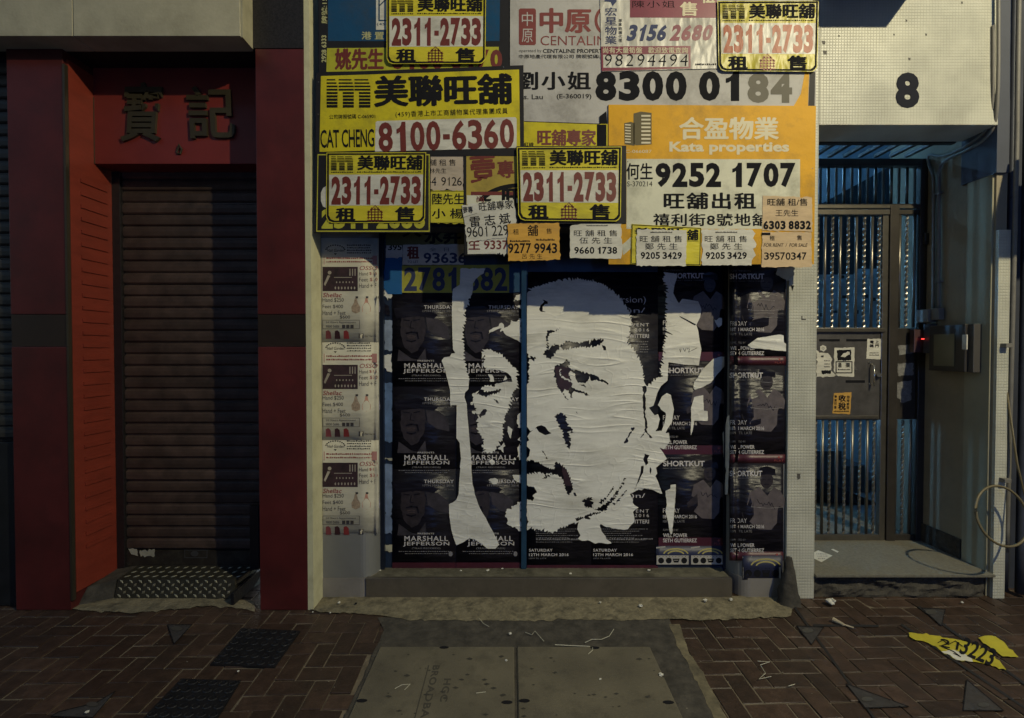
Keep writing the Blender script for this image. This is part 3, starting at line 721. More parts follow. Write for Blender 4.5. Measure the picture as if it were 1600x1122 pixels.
# --- WHITE TILED PIER AND LINTEL (small mosaic tile, too small to pick apart)
def mosaic(name):
    m = bpy.data.materials.new(name); m.use_nodes = True; nt = m.node_tree; b = nt.nodes['Principled BSDF']; N = nt.nodes.new; L = nt.links.new
    geo = N('ShaderNodeNewGeometry'); sx = N('ShaderNodeSeparateXYZ'); L(geo.outputs['Position'], sx.inputs[0])
    ad = N('ShaderNodeMath'); ad.operation = 'ADD'; L(sx.outputs[0], ad.inputs[0]); L(sx.outputs[1], ad.inputs[1])
    hs = []
    for src in (ad.outputs[0], sx.outputs[2]):
        a = N('ShaderNodeMath'); a.operation = 'MULTIPLY'; a.inputs[1].default_value = 1 / .0185; L(src, a.inputs[0])
        f = N('ShaderNodeMath'); f.operation = 'FRACT'; L(a.outputs[0], f.inputs[0])
        p = N('ShaderNodeMath'); p.operation = 'PINGPONG'; p.inputs[1].default_value = .5; L(f.outputs[0], p.inputs[0])
        r = N('ShaderNodeMapRange'); r.inputs[1].default_value = .03; r.inputs[2].default_value = .14; L(p.outputs[0], r.inputs[0]); hs.append(r.outputs[0])
    mn = N('ShaderNodeMath'); mn.operation = 'MINIMUM'; L(hs[0], mn.inputs[0]); L(hs[1], mn.inputs[1])
    n = N('ShaderNodeTexNoise'); n.inputs['Scale'].default_value = 5; n.inputs['Detail'].default_value = 8; L(geo.outputs['Position'], n.inputs['Vector'])
    r = N('ShaderNodeMapRange'); r.inputs[1].default_value = .35; r.inputs[2].default_value = .7; r.inputs[3].default_value = 1.05; r.inputs[4].default_value = .78; L(n.outputs[0], r.inputs[0])
    mx = N('ShaderNodeMix'); mx.data_type = 'RGBA'; mx.inputs[6].default_value = (.42, .412, .34, 1); mx.inputs[7].default_value = (.47, .465, .385, 1); L(mn.outputs[0], mx.inputs[0])
    sc_ = N('ShaderNodeVectorMath'); sc_.operation = 'SCALE'; L(mx.outputs[2], sc_.inputs[0]); L(r.outputs[0], sc_.inputs['Scale']); L(sc_.outputs[0], b.inputs['Base Color'])
    bp = N('ShaderNodeBump'); bp.inputs['Distance'].default_value = .0015; L(mn.outputs[0], bp.inputs['Height'])
    n2 = N('ShaderNodeTexNoise'); n2.inputs['Scale'].default_value = 4; L(geo.outputs['Position'], n2.inputs['Vector'])
    b2 = N('ShaderNodeBump'); b2.inputs['Distance'].default_value = .004; L(n2.outputs[0], b2.inputs['Height']); L(b2.outputs[0], bp.inputs['Normal'])
    L(bp.outputs[0], b.inputs['Normal']); b.inputs['Roughness'].default_value = .42
    return m
M_TILE = mosaic('white_mosaic')
M_REVEAL = mat('grey_render', (.25, .215, .15), rough=.85, var=.14, vscale=3, bump=.0012, bscale=50, dirt=.3, dirtcol=(.1, .09, .06))
xt0, xt1 = 1.776, XW(1273, YS)
XGR = 3.12
zl = ZW(197, YS)
fw = empty('tiled_facade', (2.4, YS, 0), 'white mosaic tiled wall around the gate doorway', 'wall')
box('tiled_pier', xt0, xt1, YS - .02, .9, 0, 5.2, M_TILE, fw, .004)
box('tiled_lintel', xt1 + .0005, XGR - .02, YS - .017, .34, zl, 5.2, M_TILE, fw, .003)
box('reveal_wall', XGR, XGR + .07, YS + .006, 1.0, 0, 5.2, M_REVEAL, fw)
box('reveal_fold', XGR - .012, XGR - .0005, YS + .02, .30, 0, zl + .002, mat('pale_render', (.27, .25, .17), rough=.85, var=.14, vscale=3), fw)
box('tiled_edge', XGR + .0, XGR + .075, YS - .016, YS + .005, 0, ZW(360, YS), M_TILE, fw)
box('lintel_cheek', XGR - .019, XGR + .06, YS - .012, .34, zl - .3, 5.2, mat('shaded_blue_grey', (.05, .056, .075), rough=.7), fw)  # shade at this end of the lintel is put into the dark base colour
box('skirting', XGR - .014, XGR - .001, .31, YG, .165, .30, M_DMORT, fw)
# stains and holes in the tiles
ik = Ink(onY(YS - .0175))
for x, y, a in ((1289, 82, 3.2), (1287, 66, 2.6), (1421, 92, 2), (1416, 32, 1.6), (1311, 56, 1.3), (1397, 54, 1.3), (1447, 54, 1.6), (1503, 4, 1.8), (1253, 497, 1.2)):
    ik.p(rough([(x - a, y - a), (x + a, y - a * .8), (x + a * .8, y + a * 1.2), (x - a * .7, y + a)], .6, 1.5, int(x)))
ik.make('chipped_holes', mat('hole_grey', (.07, .065, .055)), fw)
ik = Ink(onY(YS - .0205)); ik.line([(1253, 494), (1253, 499), (1259, 499)], 1.6); ik.p(rough([(1245, 740), (1251, 740), (1250, 748), (1246, 750)], .6, 2, 9)); ik.make('chipped_holes', mat('hole_grey', (.07, .065, .055)), fw)
hn = empty('house_number', PY(1418, 140, YS - .018), 'black number eight on the white tiled wall above the gate', 'house number')
V, F = text_geo('8', .045, 1, 0)
P0 = [PY(1400 + 36.5 * u, 168.5 - 55.5 * w, YS - .0205) for u, w in V]; n = len(P0)
ec_ = {}
for f in F:
    for a, b in zip(f, f[1:] + f[:1]): k = (min(a, b), max(a, b)); ec_[k] = ec_.get(k, 0) + 1
link('numeral', P0 + [p + Vector((0, .003, 0)) for p in P0], [tuple(reversed(f)) for f in F] + [(a, b, b + n, a + n) for (a, b), c in ec_.items() if c == 1], mat('black_numeral', (.012, .013, .02), rough=.8, spec=.15), hn)
# --- raised doorstep
zf = .164
ds = empty('doorstep', (2.4, .4, 0), 'raised grey mosaic doorstep with crumbling cement front', 'step')
box('step_top', xt1 + .001, XGR - .001, YS - .035, YG + 1.8, zf - .018, zf, mat('grey_mosaic_floor', (.13, .12, .09), rough=.8, var=.35, vscale=60, bump=.002, bscale=70, dirt=.4, dirtcol=(.08, .075, .055), dscale=5), ds, .003)
s = MB(); nx, nz = 60, 8; V = []; F = []
for i in range(nx + 1):
    for j in range(nz + 1):
        x = xt1 + .001 + (XGR - .03 - xt1) * i / nx; z = (zf - .019) * j / nz
        d = noise.fractal(Vector((x * 7, z * 14, 3)), 1.0, 2.0, 4) * .035
        V.append((x, YS + .005 - d * (1 if 0 < j < nz else .4), z))
for i in range(nx):
    for j in range(nz): a = i * (nz + 1) + j; F.append((a, a + nz + 1, a + nz + 2, a + 1))
link('crumbled_front', V, F, M_DMORT, ds)
box('step_core', xt1 + .002, XGR - .03, YS + .04, .9, 0, zf - .0185, M_DMORT, ds)
# --- GATE
M_GST = mat('gate_steel', (.16, .145, .12), rough=.32, metal=.75, var=.2, vscale=12)
M_GDK = mat('gate_frame_dark', (.055, .048, .040), rough=.4, metal=.5, var=.25)
gt = empty('steel_gate', (2.6, YG, zf), 'stainless steel barred entrance gate with lock panel', 'gate')
gx = lambda p: XW(p, YG)
gz = lambda p: ZW(p, YG)
barme = MB().tube([(0, 0, 0), (0, 0, 1)], .0125, 10); bme = bpy.data.meshes.new('bar'); bme.from_pydata(barme.v, [], barme.f); bme.materials.append(M_GST)
for p in bme.polygons: p.use_smooth = True
tw = MB()
for i in range(61):
    a = i * .55; z = i / 60
    for k in range(4): w = a + k * math.pi / 2; tw.v.append((.0125 * math.cos(w), .0125 * math.sin(w), z))
for i in range(60):
    for k in range(4): tw.f.append((i * 4 + k, i * 4 + (k + 1) % 4, i * 4 + 4 + (k + 1) % 4, i * 4 + 4 + k))
tme = bpy.data.meshes.new('twisted_bar'); tme.from_pydata(tw.v, [], tw.f); tme.materials.append(M_GST)
def bar(px, y0, y1, twisted, Y=YG):
    o = bpy.data.objects.new('twisted_bar' if twisted else 'bar', tme if twisted else bme); COL.objects.link(o)
    o.parent = gt; o.matrix_parent_inverse = Matrix.Translation(-gt.location)
    zb_, zt_ = gz(y1), gz(y0); o.location = (gx(px), Y, zb_); o.scale = (.85, .85, zt_ - zb_)
LB = [1275.5, 1287, 1298.5, 1310.5, 1323, 1335.5, 1348, 1360, 1371]
for i, p in enumerate(LB): bar(p, 336, 514, i % 2 == 0); bar(p - .5 * i, 656, 834, i % 2 == 0)
for i in range(5): bar(1263.5 - 12 * i, 336, 514, i % 2 == 1); bar(1263.5 - 12 * i, 656, 834, i % 2 == 1); bar(1266.8 - 12.2 * i, 262, 322, i % 2 == 1)
for i in range(13): bar(1279 + i * 12.2, 262, 322, i % 2 == 0)
for i, p in enumerate((1403, 1414, 1426)): bar(p, 336, 512, i == 1); bar(p - 2, 656, 834, i == 1)
def gbox(name, x0, y0, x1, y1, d0=-.02, d1=.02, m=M_GST, bev=.003): return box(name, gx(x0), gx(x1), YG + d0, YG + d1, gz(y1), gz(y0), m, gt, bev)
gbox('door_stile', 1374, 336, 1383, 846, m=M_GST)
gbox('frame_post', 1384, 322, 1398, 849, -.03, .03, M_GDK)
gbox('frame_post', 1430, 250, 1444, 850, -.03, .03, M_GDK)
gbox('rail', 1205, 320, 1430, 327, -.025, .02); gbox('rail', 1205, 329, 1383, 337, -.03, .015)
gbox('rail', 1398.5, 329, 1429.5, 336, m=M_GDK)
gbox('head_rail', 1205, 250, 1430, 261, -.03, .03, M_GDK)
gbox('lock_panel', 1205, 512, 1373.5, 656, -.012, .012, mat('lock_panel_steel', (.17, .16, .15), rough=.36, metal=.7, var=.25, vscale=9, dirt=.35, dirtcol=(.04, .035, .03), dscale=8), .004)
gbox('panel_rib', 1205, 513, 1378, 519, -.035, -.013); gbox('panel_rib', 1205, 649, 1370, 654, -.028, -.013)
gbox('slot', 1278, 530, 1310, 533.5, -.0135, -.0125, M_BLK, 0); gbox('slot', 1320, 530, 1352, 533.5, -.0135, -.0125, M_BLK, 0); gbox('slot', 1320, 594, 1350, 598, -.0135, -.0125, M_BLK, 0)
gbox('side_panel', 1398.5, 513, 1429.5, 655, -.01, .01, M_GDK); gbox('bottom_rail', 1205, 834, 1374, 845, -.02, .02); gbox('bottom_rail', 1398.5, 834, 1429.5, 848, m=M_GDK)
s = MB(); s.tube([PY(1366, 571, YG - .05), PY(1366, 603, YG - .05)], .006, 8); s.tube([PY(1361, 569, YG - .013), PY(1366, 571, YG - .05)], .004, 6); s.tube([PY(1361, 600, YG - .013), PY(1366, 603, YG - .05)], .004, 6); s.build('pull_handle', mat('bright_steel', (.6, .58, .52), rough=.2, metal=.9), gt, True)
s = MB(); s.tube([PY(1374, 586, YG - .022), PY(1374, 586, YG - .04)], .016, 14); s.build('lock_cylinder', mat('bright_steel', (.6, .58, .52)), gt)
for (px, py) in ((1359, 566), (1359, 600), (1337, 577)):
    s = MB(); s.tube([PY(px, py, YG - .013), PY(px, py, YG - .02)], .008, 10); s.build('bolt_head', mat('bright_steel', (.6, .58, .52)), gt)
gbox('hinge', 1434, 366, 1440, 384, -.05, -.03, M_GDK)
# overhead horizontal grille between lintel and gate
y0g, y1g = .345, YG - .03; zg = zl + .015
box('overhead_frame', xt1 + .002, gx(1430), y0g, y0g + .04, zg - .02, zg + .03, M_GDK, gt)
for i in range(9):
    x = xt1 + .06 + i * .115
    MB().box(x, x + .028, y0g + .041, y1g, zg - .01, zg + .012).build('overhead_bar', M_GDK, gt)
# notices on the gate
ZG = zoom(1260, 500, 7.014)
def notice(name, label, pts, m, prints, amp=.5, lift=.0):
    e = empty(name, PY(*ZG(*pts[0]), YG - .014), label, 'sticker')
    sheet('paper', [rough(conv(ZG, pts), amp, 3, len(label))], onY(YG - .0125), m, e, lift=.0016 + lift, thick=.0012)
    prints(Ink(onY(YG - .0125), ZG)).make('print', M_BLK, e, lift=.0024 + lift)
notice('gate_sticker', 'orange four-column Chinese sticker low on the gate lock panel', [(300, 805), (495, 790), (480, 1035), (285, 1025)], mat('amber_sticker', (.46, .26, .05), var=.2), lambda k: k.t('稅', 352, 905, 430, 985, bold=.05).t('收', 355, 822, 430, 895, bold=.05).t('專業可靠', 300, 825, 332, 975, vert=0, bold=.03) if False else k.t('稅', 352, 905, 430, 985, bold=.05).t('收', 355, 822, 430, 895, bold=.05).t('專', 308, 825, 336, 855, bold=.03).t('業', 306, 865, 334, 895, bold=.03).t('可', 305, 903, 333, 933, bold=.03).t('靠', 304, 943, 330, 973, bold=.03).t('即', 446, 832, 474, 862, bold=.03).t('時', 444, 870, 472, 900, bold=.03).t('辦', 442, 908, 470, 938, bold=.03).t('理', 440, 946, 468, 976, bold=.03).scribble(300, 992, 470, 1008, step=9, seed=4))
notice('gate_sticker', 'white sticker with black framed drawing and two bold Chinese characters on gate', [(308, 305), (528, 300), (522, 622), (350, 618), (300, 560)], M_NOTE, lambda k: k.p(rough([(335, 330), (490, 325), (490, 440), (340, 445)], 4, 12, 1), rough([(400, 370), (470, 345), (478, 372), (420, 410), (375, 400)], 4, 10, 3)).frame(320, 452, 505, 585, 11).t('通', 345, 470, 385, 520, bold=.04).t('渠', 430, 470, 478, 520, bold=.04).scribble(345, 535, 485, 550, step=9, seed=2))
notice('gate_sticker', 'small white notice hanging at the right of the gate lock panel', [(670, 205), (832, 208), (815, 432), (655, 425)], M_NOTE, lambda k: k.t('電 上', 698, 225, 795, 258, bold=.04).t('器 門', 695, 268, 792, 300, bold=.04).scribble(690, 355, 795, 366, step=9, seed=3).scribble(690, 378, 795, 390, step=9, seed=5))
notice('gate_sticker', 'torn white notices layered at the left of the gate lock panel', [(110, 330), (140, 360), (235, 362), (272, 410), (272, 560), (340, 600), (250, 625), (110, 625)], M_NOTE, lambda k: k.scribble(160, 385, 195, 410, step=12, seed=3).scribble(195, 440, 260, 452, step=8, seed=6).scribble(195, 475, 260, 487, step=8, seed=7).scribble(195, 505, 260, 518, step=8, seed=8).p(rough([(165, 555), (270, 550), (270, 590), (165, 592)], 3, 8, 3)), 1.0, .001)
notice('gate_sticker', 'round torn white sticker on the gate above the layered notices', [(150, 290), (180, 275), (215, 290), (222, 320), (190, 350), (150, 330)], M_NOTE, lambda k: k.ring(183, 310, 14, 14, 3))
for lab, pts in (('smudged grey notice on the side panel of the gate, upper', [(1403, 540), (1424, 538), (1426, 552), (1405, 555)]), ('pale torn notice on the side panel of the gate, middle', [(1402, 568), (1428, 567), (1427, 586), (1403, 587)]), ('peeling grey notice low on the side panel of the gate', [(1401, 598), (1425, 594), (1424, 625), (1409, 630), (1402, 622)])):
    o = sheet('gate_notice', [rough(pts, .8, 3, len(lab))], onY(YG - .0105), mat('smudged_note', (.17, .165, .15), var=.5, vscale=40, rough=.8), None, .0015, .001); tag(o, lab, 'sticker', 'notices on the gate side panel')
# --- stair hall behind the gate
M_HALL = mat('hall_wall', (.32, .42, .48), rough=.7, var=.2, vscale=5, dirt=.3, dirtcol=(.05, .06, .07), dscale=4)
hall = empty('stair_hall', (2.7, 2.0, 0), 'blue lit stair hall seen through the gate bars', 'hallway')
HX0, HX1, HY1, HZ1 = 1.5, 4.3, 2.5, 4.3
box('back_wall', HX0, HX1, HY1, HY1 + .05, 0, HZ1, M_HALL, hall)
box('side_wall', HX1, HX1 + .05, .93, HY1, 0, HZ1, M_HALL, hall)
box('side_wall', HX0 - .05, HX0, .93, HY1, 0, HZ1, M_HALL, hall)
box('ceiling', HX0 - .05, HX1 + .05, .345, HY1 + .05, HZ1, HZ1 + .05, M_HALL, hall)
box('hall_floor', HX0, HX1, .93, HY1, zf - .1, zf - .002, mat('hall_floor', (.1, .11, .12), rough=.6), hall)
box('front_wall', XGR + .08, HX1, .93, .98, 0, HZ1, M_HALL, hall)
box('front_wall', HX0 - .05, xt0 + .1, .93, .98, 0, HZ1, M_HALL, hall)
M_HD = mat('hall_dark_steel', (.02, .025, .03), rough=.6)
for i in range(3):                       # flight rising to the left at the back
    x = 3.9 - i * .27; z = zf + i * .0 + .0
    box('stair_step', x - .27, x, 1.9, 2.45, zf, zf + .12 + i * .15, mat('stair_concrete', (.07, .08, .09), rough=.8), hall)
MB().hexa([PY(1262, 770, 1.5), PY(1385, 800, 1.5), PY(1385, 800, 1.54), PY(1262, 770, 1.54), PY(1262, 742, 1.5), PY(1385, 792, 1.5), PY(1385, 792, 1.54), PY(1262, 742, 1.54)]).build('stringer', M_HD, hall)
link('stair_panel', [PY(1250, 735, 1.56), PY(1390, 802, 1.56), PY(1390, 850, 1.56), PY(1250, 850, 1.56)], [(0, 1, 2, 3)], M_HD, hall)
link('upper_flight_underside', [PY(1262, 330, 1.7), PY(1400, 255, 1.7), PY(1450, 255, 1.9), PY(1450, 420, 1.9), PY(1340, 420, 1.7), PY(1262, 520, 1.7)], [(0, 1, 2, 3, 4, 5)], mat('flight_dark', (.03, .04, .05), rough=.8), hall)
random.seed(21)
for i in range(26):
    x = random.uniform(1280, 1430); y = random.uniform(430, 510); w = random.uniform(2, 7); h = random.uniform(2, 6)
    a, b = PY(x, y, 1.66), PY(x + w, y + h, 1.66); box('letterbox_item', a.x, b.x, 1.66, 1.68, b.z, a.z, random.choice([M_HD, M_HALL, mat('hall_paper', (.5, .5, .45))]), hall)
lp = MB(); a = PY(1262, 560, 1.69); lpb = PY(1440, 400, 1.69); box('letterbox_panel', a.x, lpb.x, 1.69, 1.72, a.z, lpb.z - .18, mat('letterbox_panel', (.30, .40, .45), rough=.5, var=.4, vscale=9), hall)
tb = empty('tube_light', (2.3, 2.2, 3.95), 'cool fluorescent tube under the stair hall ceiling', 'lamp')
s = MB(); s.tube([(1.75, 2.2, 3.95), (2.95, 2.2, 3.95)], .02, 10); s.build('tube', mat('cool_tube', (.6, .8, 1), emit=(.25, .58, 1.0), estr=42), tb)
box('batten', 1.7, 3.0, 2.17, 2.23, 3.98, 4.29, M_WINK, tb)
tb2 = empty('tube_light', (2.3, 2.0, 1.6), 'cool fluorescent tube on the stair hall side wall', 'lamp')
s = MB(); s.tube([(1.53, 2.0, 1.0), (1.53, 2.0, 2.2)], .018, 10); s.build('tube', mat('cool_tube', (.6, .8, 1)), tb2)
# --- conduits, boxes and the dark neighbour at the right
M_PIPE = mat('painted_conduit', (.15, .14, .12), rough=.55, var=.2, vscale=9)
M_DKPIPE = mat('dark_conduit', (.045, .05, .065), rough=.5, metal=.2, var=.3)
def onX(X):
    def g(px, py):
        d = ray(px, py); t = X / d.x; return Vector((X, CAMY + d.y * t, CAMZ + d.z * t))
    return g
wx = onX(XGR - .02)
def pipe(name, label, pts, r, m, closed=False, cat='pipe', group=None, n=8, straps=()):
    # smooth the polyline
    P = [Vector(p) for p in pts]
    for _ in range(2):
        Q = [P[0]]
        for a, b in zip(P[:-1], P[1:]): Q += [a * .75 + b * .25, a * .25 + b * .75]
        Q.append(P[-1]); P = Q
    e = empty(name, P[0], label, cat, group)
    s = MB(); s.tube(P, r, n); s.build('run', m, e, True)
    for q in straps:
        q = Vector(q); box('strap', q.x - .016, q.x + .016, q.y - .02, q.y + .02, q.z - .006, q.z + .006, m, e)
    return e
pipe('conduit', 'left grey conduit running down the reveal wall to the junction box', [PY(1552, 40, .08), PY(1552, 170, .08), wx(1545, 205), wx(1500, 235), wx(1470, 246), wx(1451, 240), wx(1449, 252), wx(1459, 275), wx(1459, 300), wx(1458, 482)], .010, M_PIPE, group='grey conduits on the reveal wall')
pipe('conduit', 'right grey conduit running down the reveal wall to the junction box', [PY(1560, -20, .06), PY(1560, 165, .06), wx(1550, 212), wx(1510, 236), wx(1480, 248), wx(1466, 262), wx(1467, 300), wx(1467, 482)], .010, M_PIPE, group='grey conduits on the reveal wall', straps=(wx(1467, 302), wx(1467, 440)))
def wbox(name, x0, y0, x1, y1, d, m, parent, back=0.0, bev=.003):
    a = wx(x0, y0); b = wx(x1, y1); c = wx(x1, y0)
    lo_, hi = min(a.y, b.y), max(a.y, b.y); zc = wx((x0 + x1) / 2, y0).z; zd = wx((x0 + x1) / 2, y1).z
    return box(name, XGR - .014 - d, XGR - .0135 - back, lo_, hi, zd, zc, m, parent, bev)
jb = empty('junction_box', wx(1455, 494), 'small grey junction box where the two conduits end', 'junction box'); wbox('box_body', 1443, 484, 1461, 504, .06, M_PIPE, jb); wbox('box_cover', 1462, 482, 1474, 500, .04, M_PIPE, jb)
eb = empty('entry_buzzer', wx(1440, 535), 'dark door entry box with a small glowing red light', 'intercom')
wbox('buzzer_body', 1443, 515, 1450, 551, .11, mat('dark_maroon_plastic', (.06, .03, .03), rough=.4), eb); wbox('side_cover', 1452, 506, 1462, 552, .05, M_DKPIPE, eb)
q = wx(1443, 530); s = MB(); s.tube([(q.x - .06, q.y - .075, q.z), (q.x - .06, q.y - .055, q.z)], .004, 10); s.build('red_light', mat('red_led', (.5, .02, .02), emit=(1, .05, .04), estr=1.4), eb)
mbx = empty('meter_box', wx(1500, 545), 'dark framed glass-fronted meter box on the reveal wall', 'meter box')
wbox('case', 1466, 508, 1522, 580, .07, mat('box_case', (.03, .026, .022), rough=.45), mbx); wbox('window', 1474, 522, 1506, 572, .074, mat('dusty_glass', (.13, .12, .07), rough=.3), mbx, .0705, 0)
wbox('side_case', 1523, 506, 1531, 582, .05, mat('box_side', (.06, .055, .05), rough=.5), mbx); wbox('white_label', 1520, 523, 1527, 546, .078, M_NOTE, mbx, .071, 0)
# neighbour wall, pipes: the shade on them is put into their dark colours
nbw = box('neighbour_wall', XGR + .078, 7, YS + .12, .6, 0, 5.2, mat('shaded_blue_black', (.028, .032, .045), rough=.7, var=.4, vscale=4), None); tag(nbw, 'dark blue-black painted wall at the right edge', 'wall')
for k, (x, r, y) in enumerate(((3.255, .02, .15), (3.33, .028, .12), (3.44, .022, .14), (3.56, .04, .1))):
    e = pipe('drain_pipe', ['thin dark pipe tight against the tiled edge', 'medium dark pipe second from the tiled edge', 'thin dark pipe at the far right edge', 'thick dark downpipe beyond the right edge'][k], [(x, y, .02), (x, y, 5.1)], r, M_DKPIPE, cat='pipe', group='dark pipes on the neighbour wall', straps=[(x, y, .9), (x, y, 1.6), (x, y, 2.6)])
pipe('conduit', 'pale vertical conduit beside the top right corner', [(3.19, .06, 5.0), (3.19, .06, 3.2), (3.215, .08, 2.95), (3.215, .1, .3)], .013, M_PIPE, group='grey conduits on the reveal wall')
s = MB(); c = PY(1566, 806, -.06); N_ = 40
e = empty('cable_loop', c, 'coiled brown cable loop hanging at the right wall above the step', 'cable')
s.tube([(c.x + .172 * math.cos(2 * math.pi * i / N_ - .3), c.y + .05 * math.sin(2 * math.pi * i / N_), c.z + .172 * math.sin(2 * math.pi * i / N_ - .3)) for i in range(N_)], .0075, 8, True)
s.tube([c + Vector((.17, 0, .0)), c + Vector((.19, .1, .3)), c + Vector((.17, .16, .8))], .006, 8)
s.build('cable', mat('brown_cable', (.12, .095, .045), rough=.5), e, True)
for k, (px, py) in enumerate(((1568, 540), (1566, 750))):
    q = PY(px, py, .08); o = box('pipe_clip', q.x - .012, q.x + .03, .05, .10, q.z - .012, q.z + .014, M_PIPE, None, .002); tag(o, ['white cable clip on the tiled edge level with the meter box', 'white cable clip on the tiled edge above the cable loop'][k], 'clip')
# small canopy above the picture, whose shade falls on the tiled wall
cn = empty('canopy', (2.2, 0, 3.9), 'small metal canopy above the tiled wall', 'canopy')
box('canopy_top', 1.98, 2.52, -.33, YS - .02, 3.86, 3.9, M_DKPIPE, cn)
nc = empty('neighbour_canopy', (4, -.35, 2.8), 'dark canopy of the neighbouring shop beyond the right edge', 'canopy')
box('canopy_top', 3.2, 5.4, -.62, -.12, 2.80, 2.95, M_DKPIPE, nc); box('canopy_arm', 4.4, 4.45, -.12, .2, 2.82, 2.9, M_DKPIPE, nc)
# street lamp that lights the scene (behind and right of the camera)
sl = empty('street_lamp', (4.9, -3.75, 0), 'street lamp on a tall pole at the kerb', 'street lamp')
s = MB(); s.tube([(4.9, -3.75, 0), (4.9, -3.75, 5.5), (4.7, -3.77, 5.72), (4.1, -3.8, 5.75)], [.07, .05, .04, .03], 12); s.build('pole', M_DKPIPE, sl, True)
box('lamp_head', 3.45, 4.12, -3.93, -3.67, 5.66, 5.78, M_DKPIPE, sl, .02)
box('lamp_glass', 3.5, 3.95, -3.9, -3.7, 5.645, 5.659, mat('lamp_glass', (.8, .7, .5), emit=(1, .85, .5), estr=8), sl)
# building across the road (behind the camera): closes the low sky
ob_ = empty('opposite_building', (0, -13.5, 0), 'dark tenement across the road behind the viewer', 'building')
box('wall', -24, 24, -15, -13.4, 0, 13, mat('tenement_wall', (.05, .048, .045), rough=.9, var=.3), ob_)
for i in range(10):
    for j in range(3): box('window', -21 + i * 4.4, -19.2 + i * 4.4, -13.42, -13.36, 3.6 + j * 3.1, 5.2 + j * 3.1, mat('dark_window', (.02, .022, .028), rough=.2), ob_)
# lit blue shop sign across the road (its reflection shows on the steel sill)
bs = empty('lit_sign', (2.0, -9, 1.2), 'lit blue shop sign across the road', 'sign'); box('light_box', 1.85, 2.5, -9.1, -9.0, .1, 2.2, mat('blue_light', (.1, .2, .5), emit=(.10, .30, 1.0), estr=7), bs)

# ================================================================== SIGN BOARDS
ZA, ZB, ZC = zoom(480, 0, 4.676), zoom(800, 0, 4.676), zoom(1000, 0, 5.333)
ZD, ZE, ZF = zoom(480, 220, 4.676), zoom(800, 220, 4.676), zoom(940, 220, 4.417)
def signboard(label, quad, Y, m, thick=.008, z=IDN, cat='sign board', name='estate_agent_board', group='estate agents boards above the posters', amp=0, part='panel', grid=0):
    q = conv(z, quad); c = PY(sum(p[0] for p in q) / len(q), max(p[1] for p in q), Y)
    e = empty(name, c, label, cat, group); r = [rough(q, amp, 4, len(label))] if amp else [q]
    sheet(part, r, onY(Y), m, e, lift=0, thick=thick); return e
def mlogo(k, x0, y0, x1, y1):
    n = 9; H = y1 - y0; w = (x1 - x0)
    for c, (a, b, at) in enumerate(((0, .25, 0), (.37, .62, .275), (.74, 1, .635))):
        for i in range(n):
            t = H / n * (.40 + .055 * i); y = y0 + H * i / n
            k.r(x0 + w * (at if i < 4 else a), y, x0 + w * (b - (.05 - .025 * i if i < 2 else 0)), y + t)
    return k
# 2311-2733 sheets (coordinates are fractions of the sheet)
def sheet2311(label, tl, tr, br, bl, Y, film=False):
    m = quadmap(tl, tr, br, bl); U_ = lambda x: (x - 140) / 728; V_ = lambda y: (y - 90) / 508
    e = empty('phone_sign', PY(bl[0], bl[1], Y), label, 'sign', 'yellow 2311-2733 signs')
    def ring(i, r=.06):
        o = [(i, i * 1.3), (1 - i, i * 1.3), (1 - i, 1 - i * 1.3 - r), (1 - i - r * .3, 1 - i * 1.3 - r * .4), (1 - i - r * .7, 1 - i * 1.3)]
        return [m(*p) for p in o + [(i + r, 1 - i * 1.3), (i + r * .35, 1 - i * 1.3 - r * .35), (i, 1 - i * 1.3 - r * 1.3)]]
    sheet('panel', [ring(0)], onY(Y), M_GLY if film else M_YELP, e, thick=.004)
    bo = Ink(onY(Y)); bo.p(ring(.008), ring(.026)); bo.make('border', M_BLK, e)
    Ink(onY(Y), m).r(.03, V_(250), .972, V_(472)).make('white_band', M_GLW if film else M_WHB, e, .0006)
    k = Ink(onY(Y), m); mlogo(k, U_(175), V_(118), U_(335), V_(220))
    k.t('美聯旺舖', U_(370), V_(112), U_(838), V_(216), bold=.048, sp_=1.0)
    k.scribble(U_(175), V_(228), U_(335), V_(236), step=.018, seed=3).scribble(U_(365), V_(226), U_(838), V_(235), step=.018, seed=5)
    k.t('租', U_(215), V_(490), U_(350), V_(582), bold=.05).t('售', U_(650), V_(484), U_(786), V_(582), bold=.045)
    k.make('black_lettering', M_BLK, e, .0012)
    k = Ink(onY(Y), m); k.num('2311-2733', U_(178), V_(262), U_(834), V_(466), bold=.052, )
    x0, x1, y0, y1 = U_(440), U_(560), V_(472), V_(596)
    for i in range(5): k.r(x0 + (x1 - x0) * (.06 + .2 * i), y0 + (y1 - y0) * (.3 if i in (0, 4) else .12), x0 + (x1 - x0) * (.12 + .2 * i), y0 + (y1 - y0) * (.8 if i in (0, 4) else .97))
    for i in range(5): k.r(x0 + (x1 - x0) * (.2 if i == 0 else .02), y0 + (y1 - y0) * (.2 + .16 * i), x1 - (x1 - x0) * (.2 if i == 0 else .02), y0 + (y1 - y0) * (.2 + .16 * i + .05))
    k.line([(x0 + .01, y0 + (y1 - y0) * .45), ((x0 + x1) / 2, y0), (x1 - .01, y0 + (y1 - y0) * .45)], .008)
    k.make('red_lettering', M_REDF if film else M_RED, e, .0012)
    return e
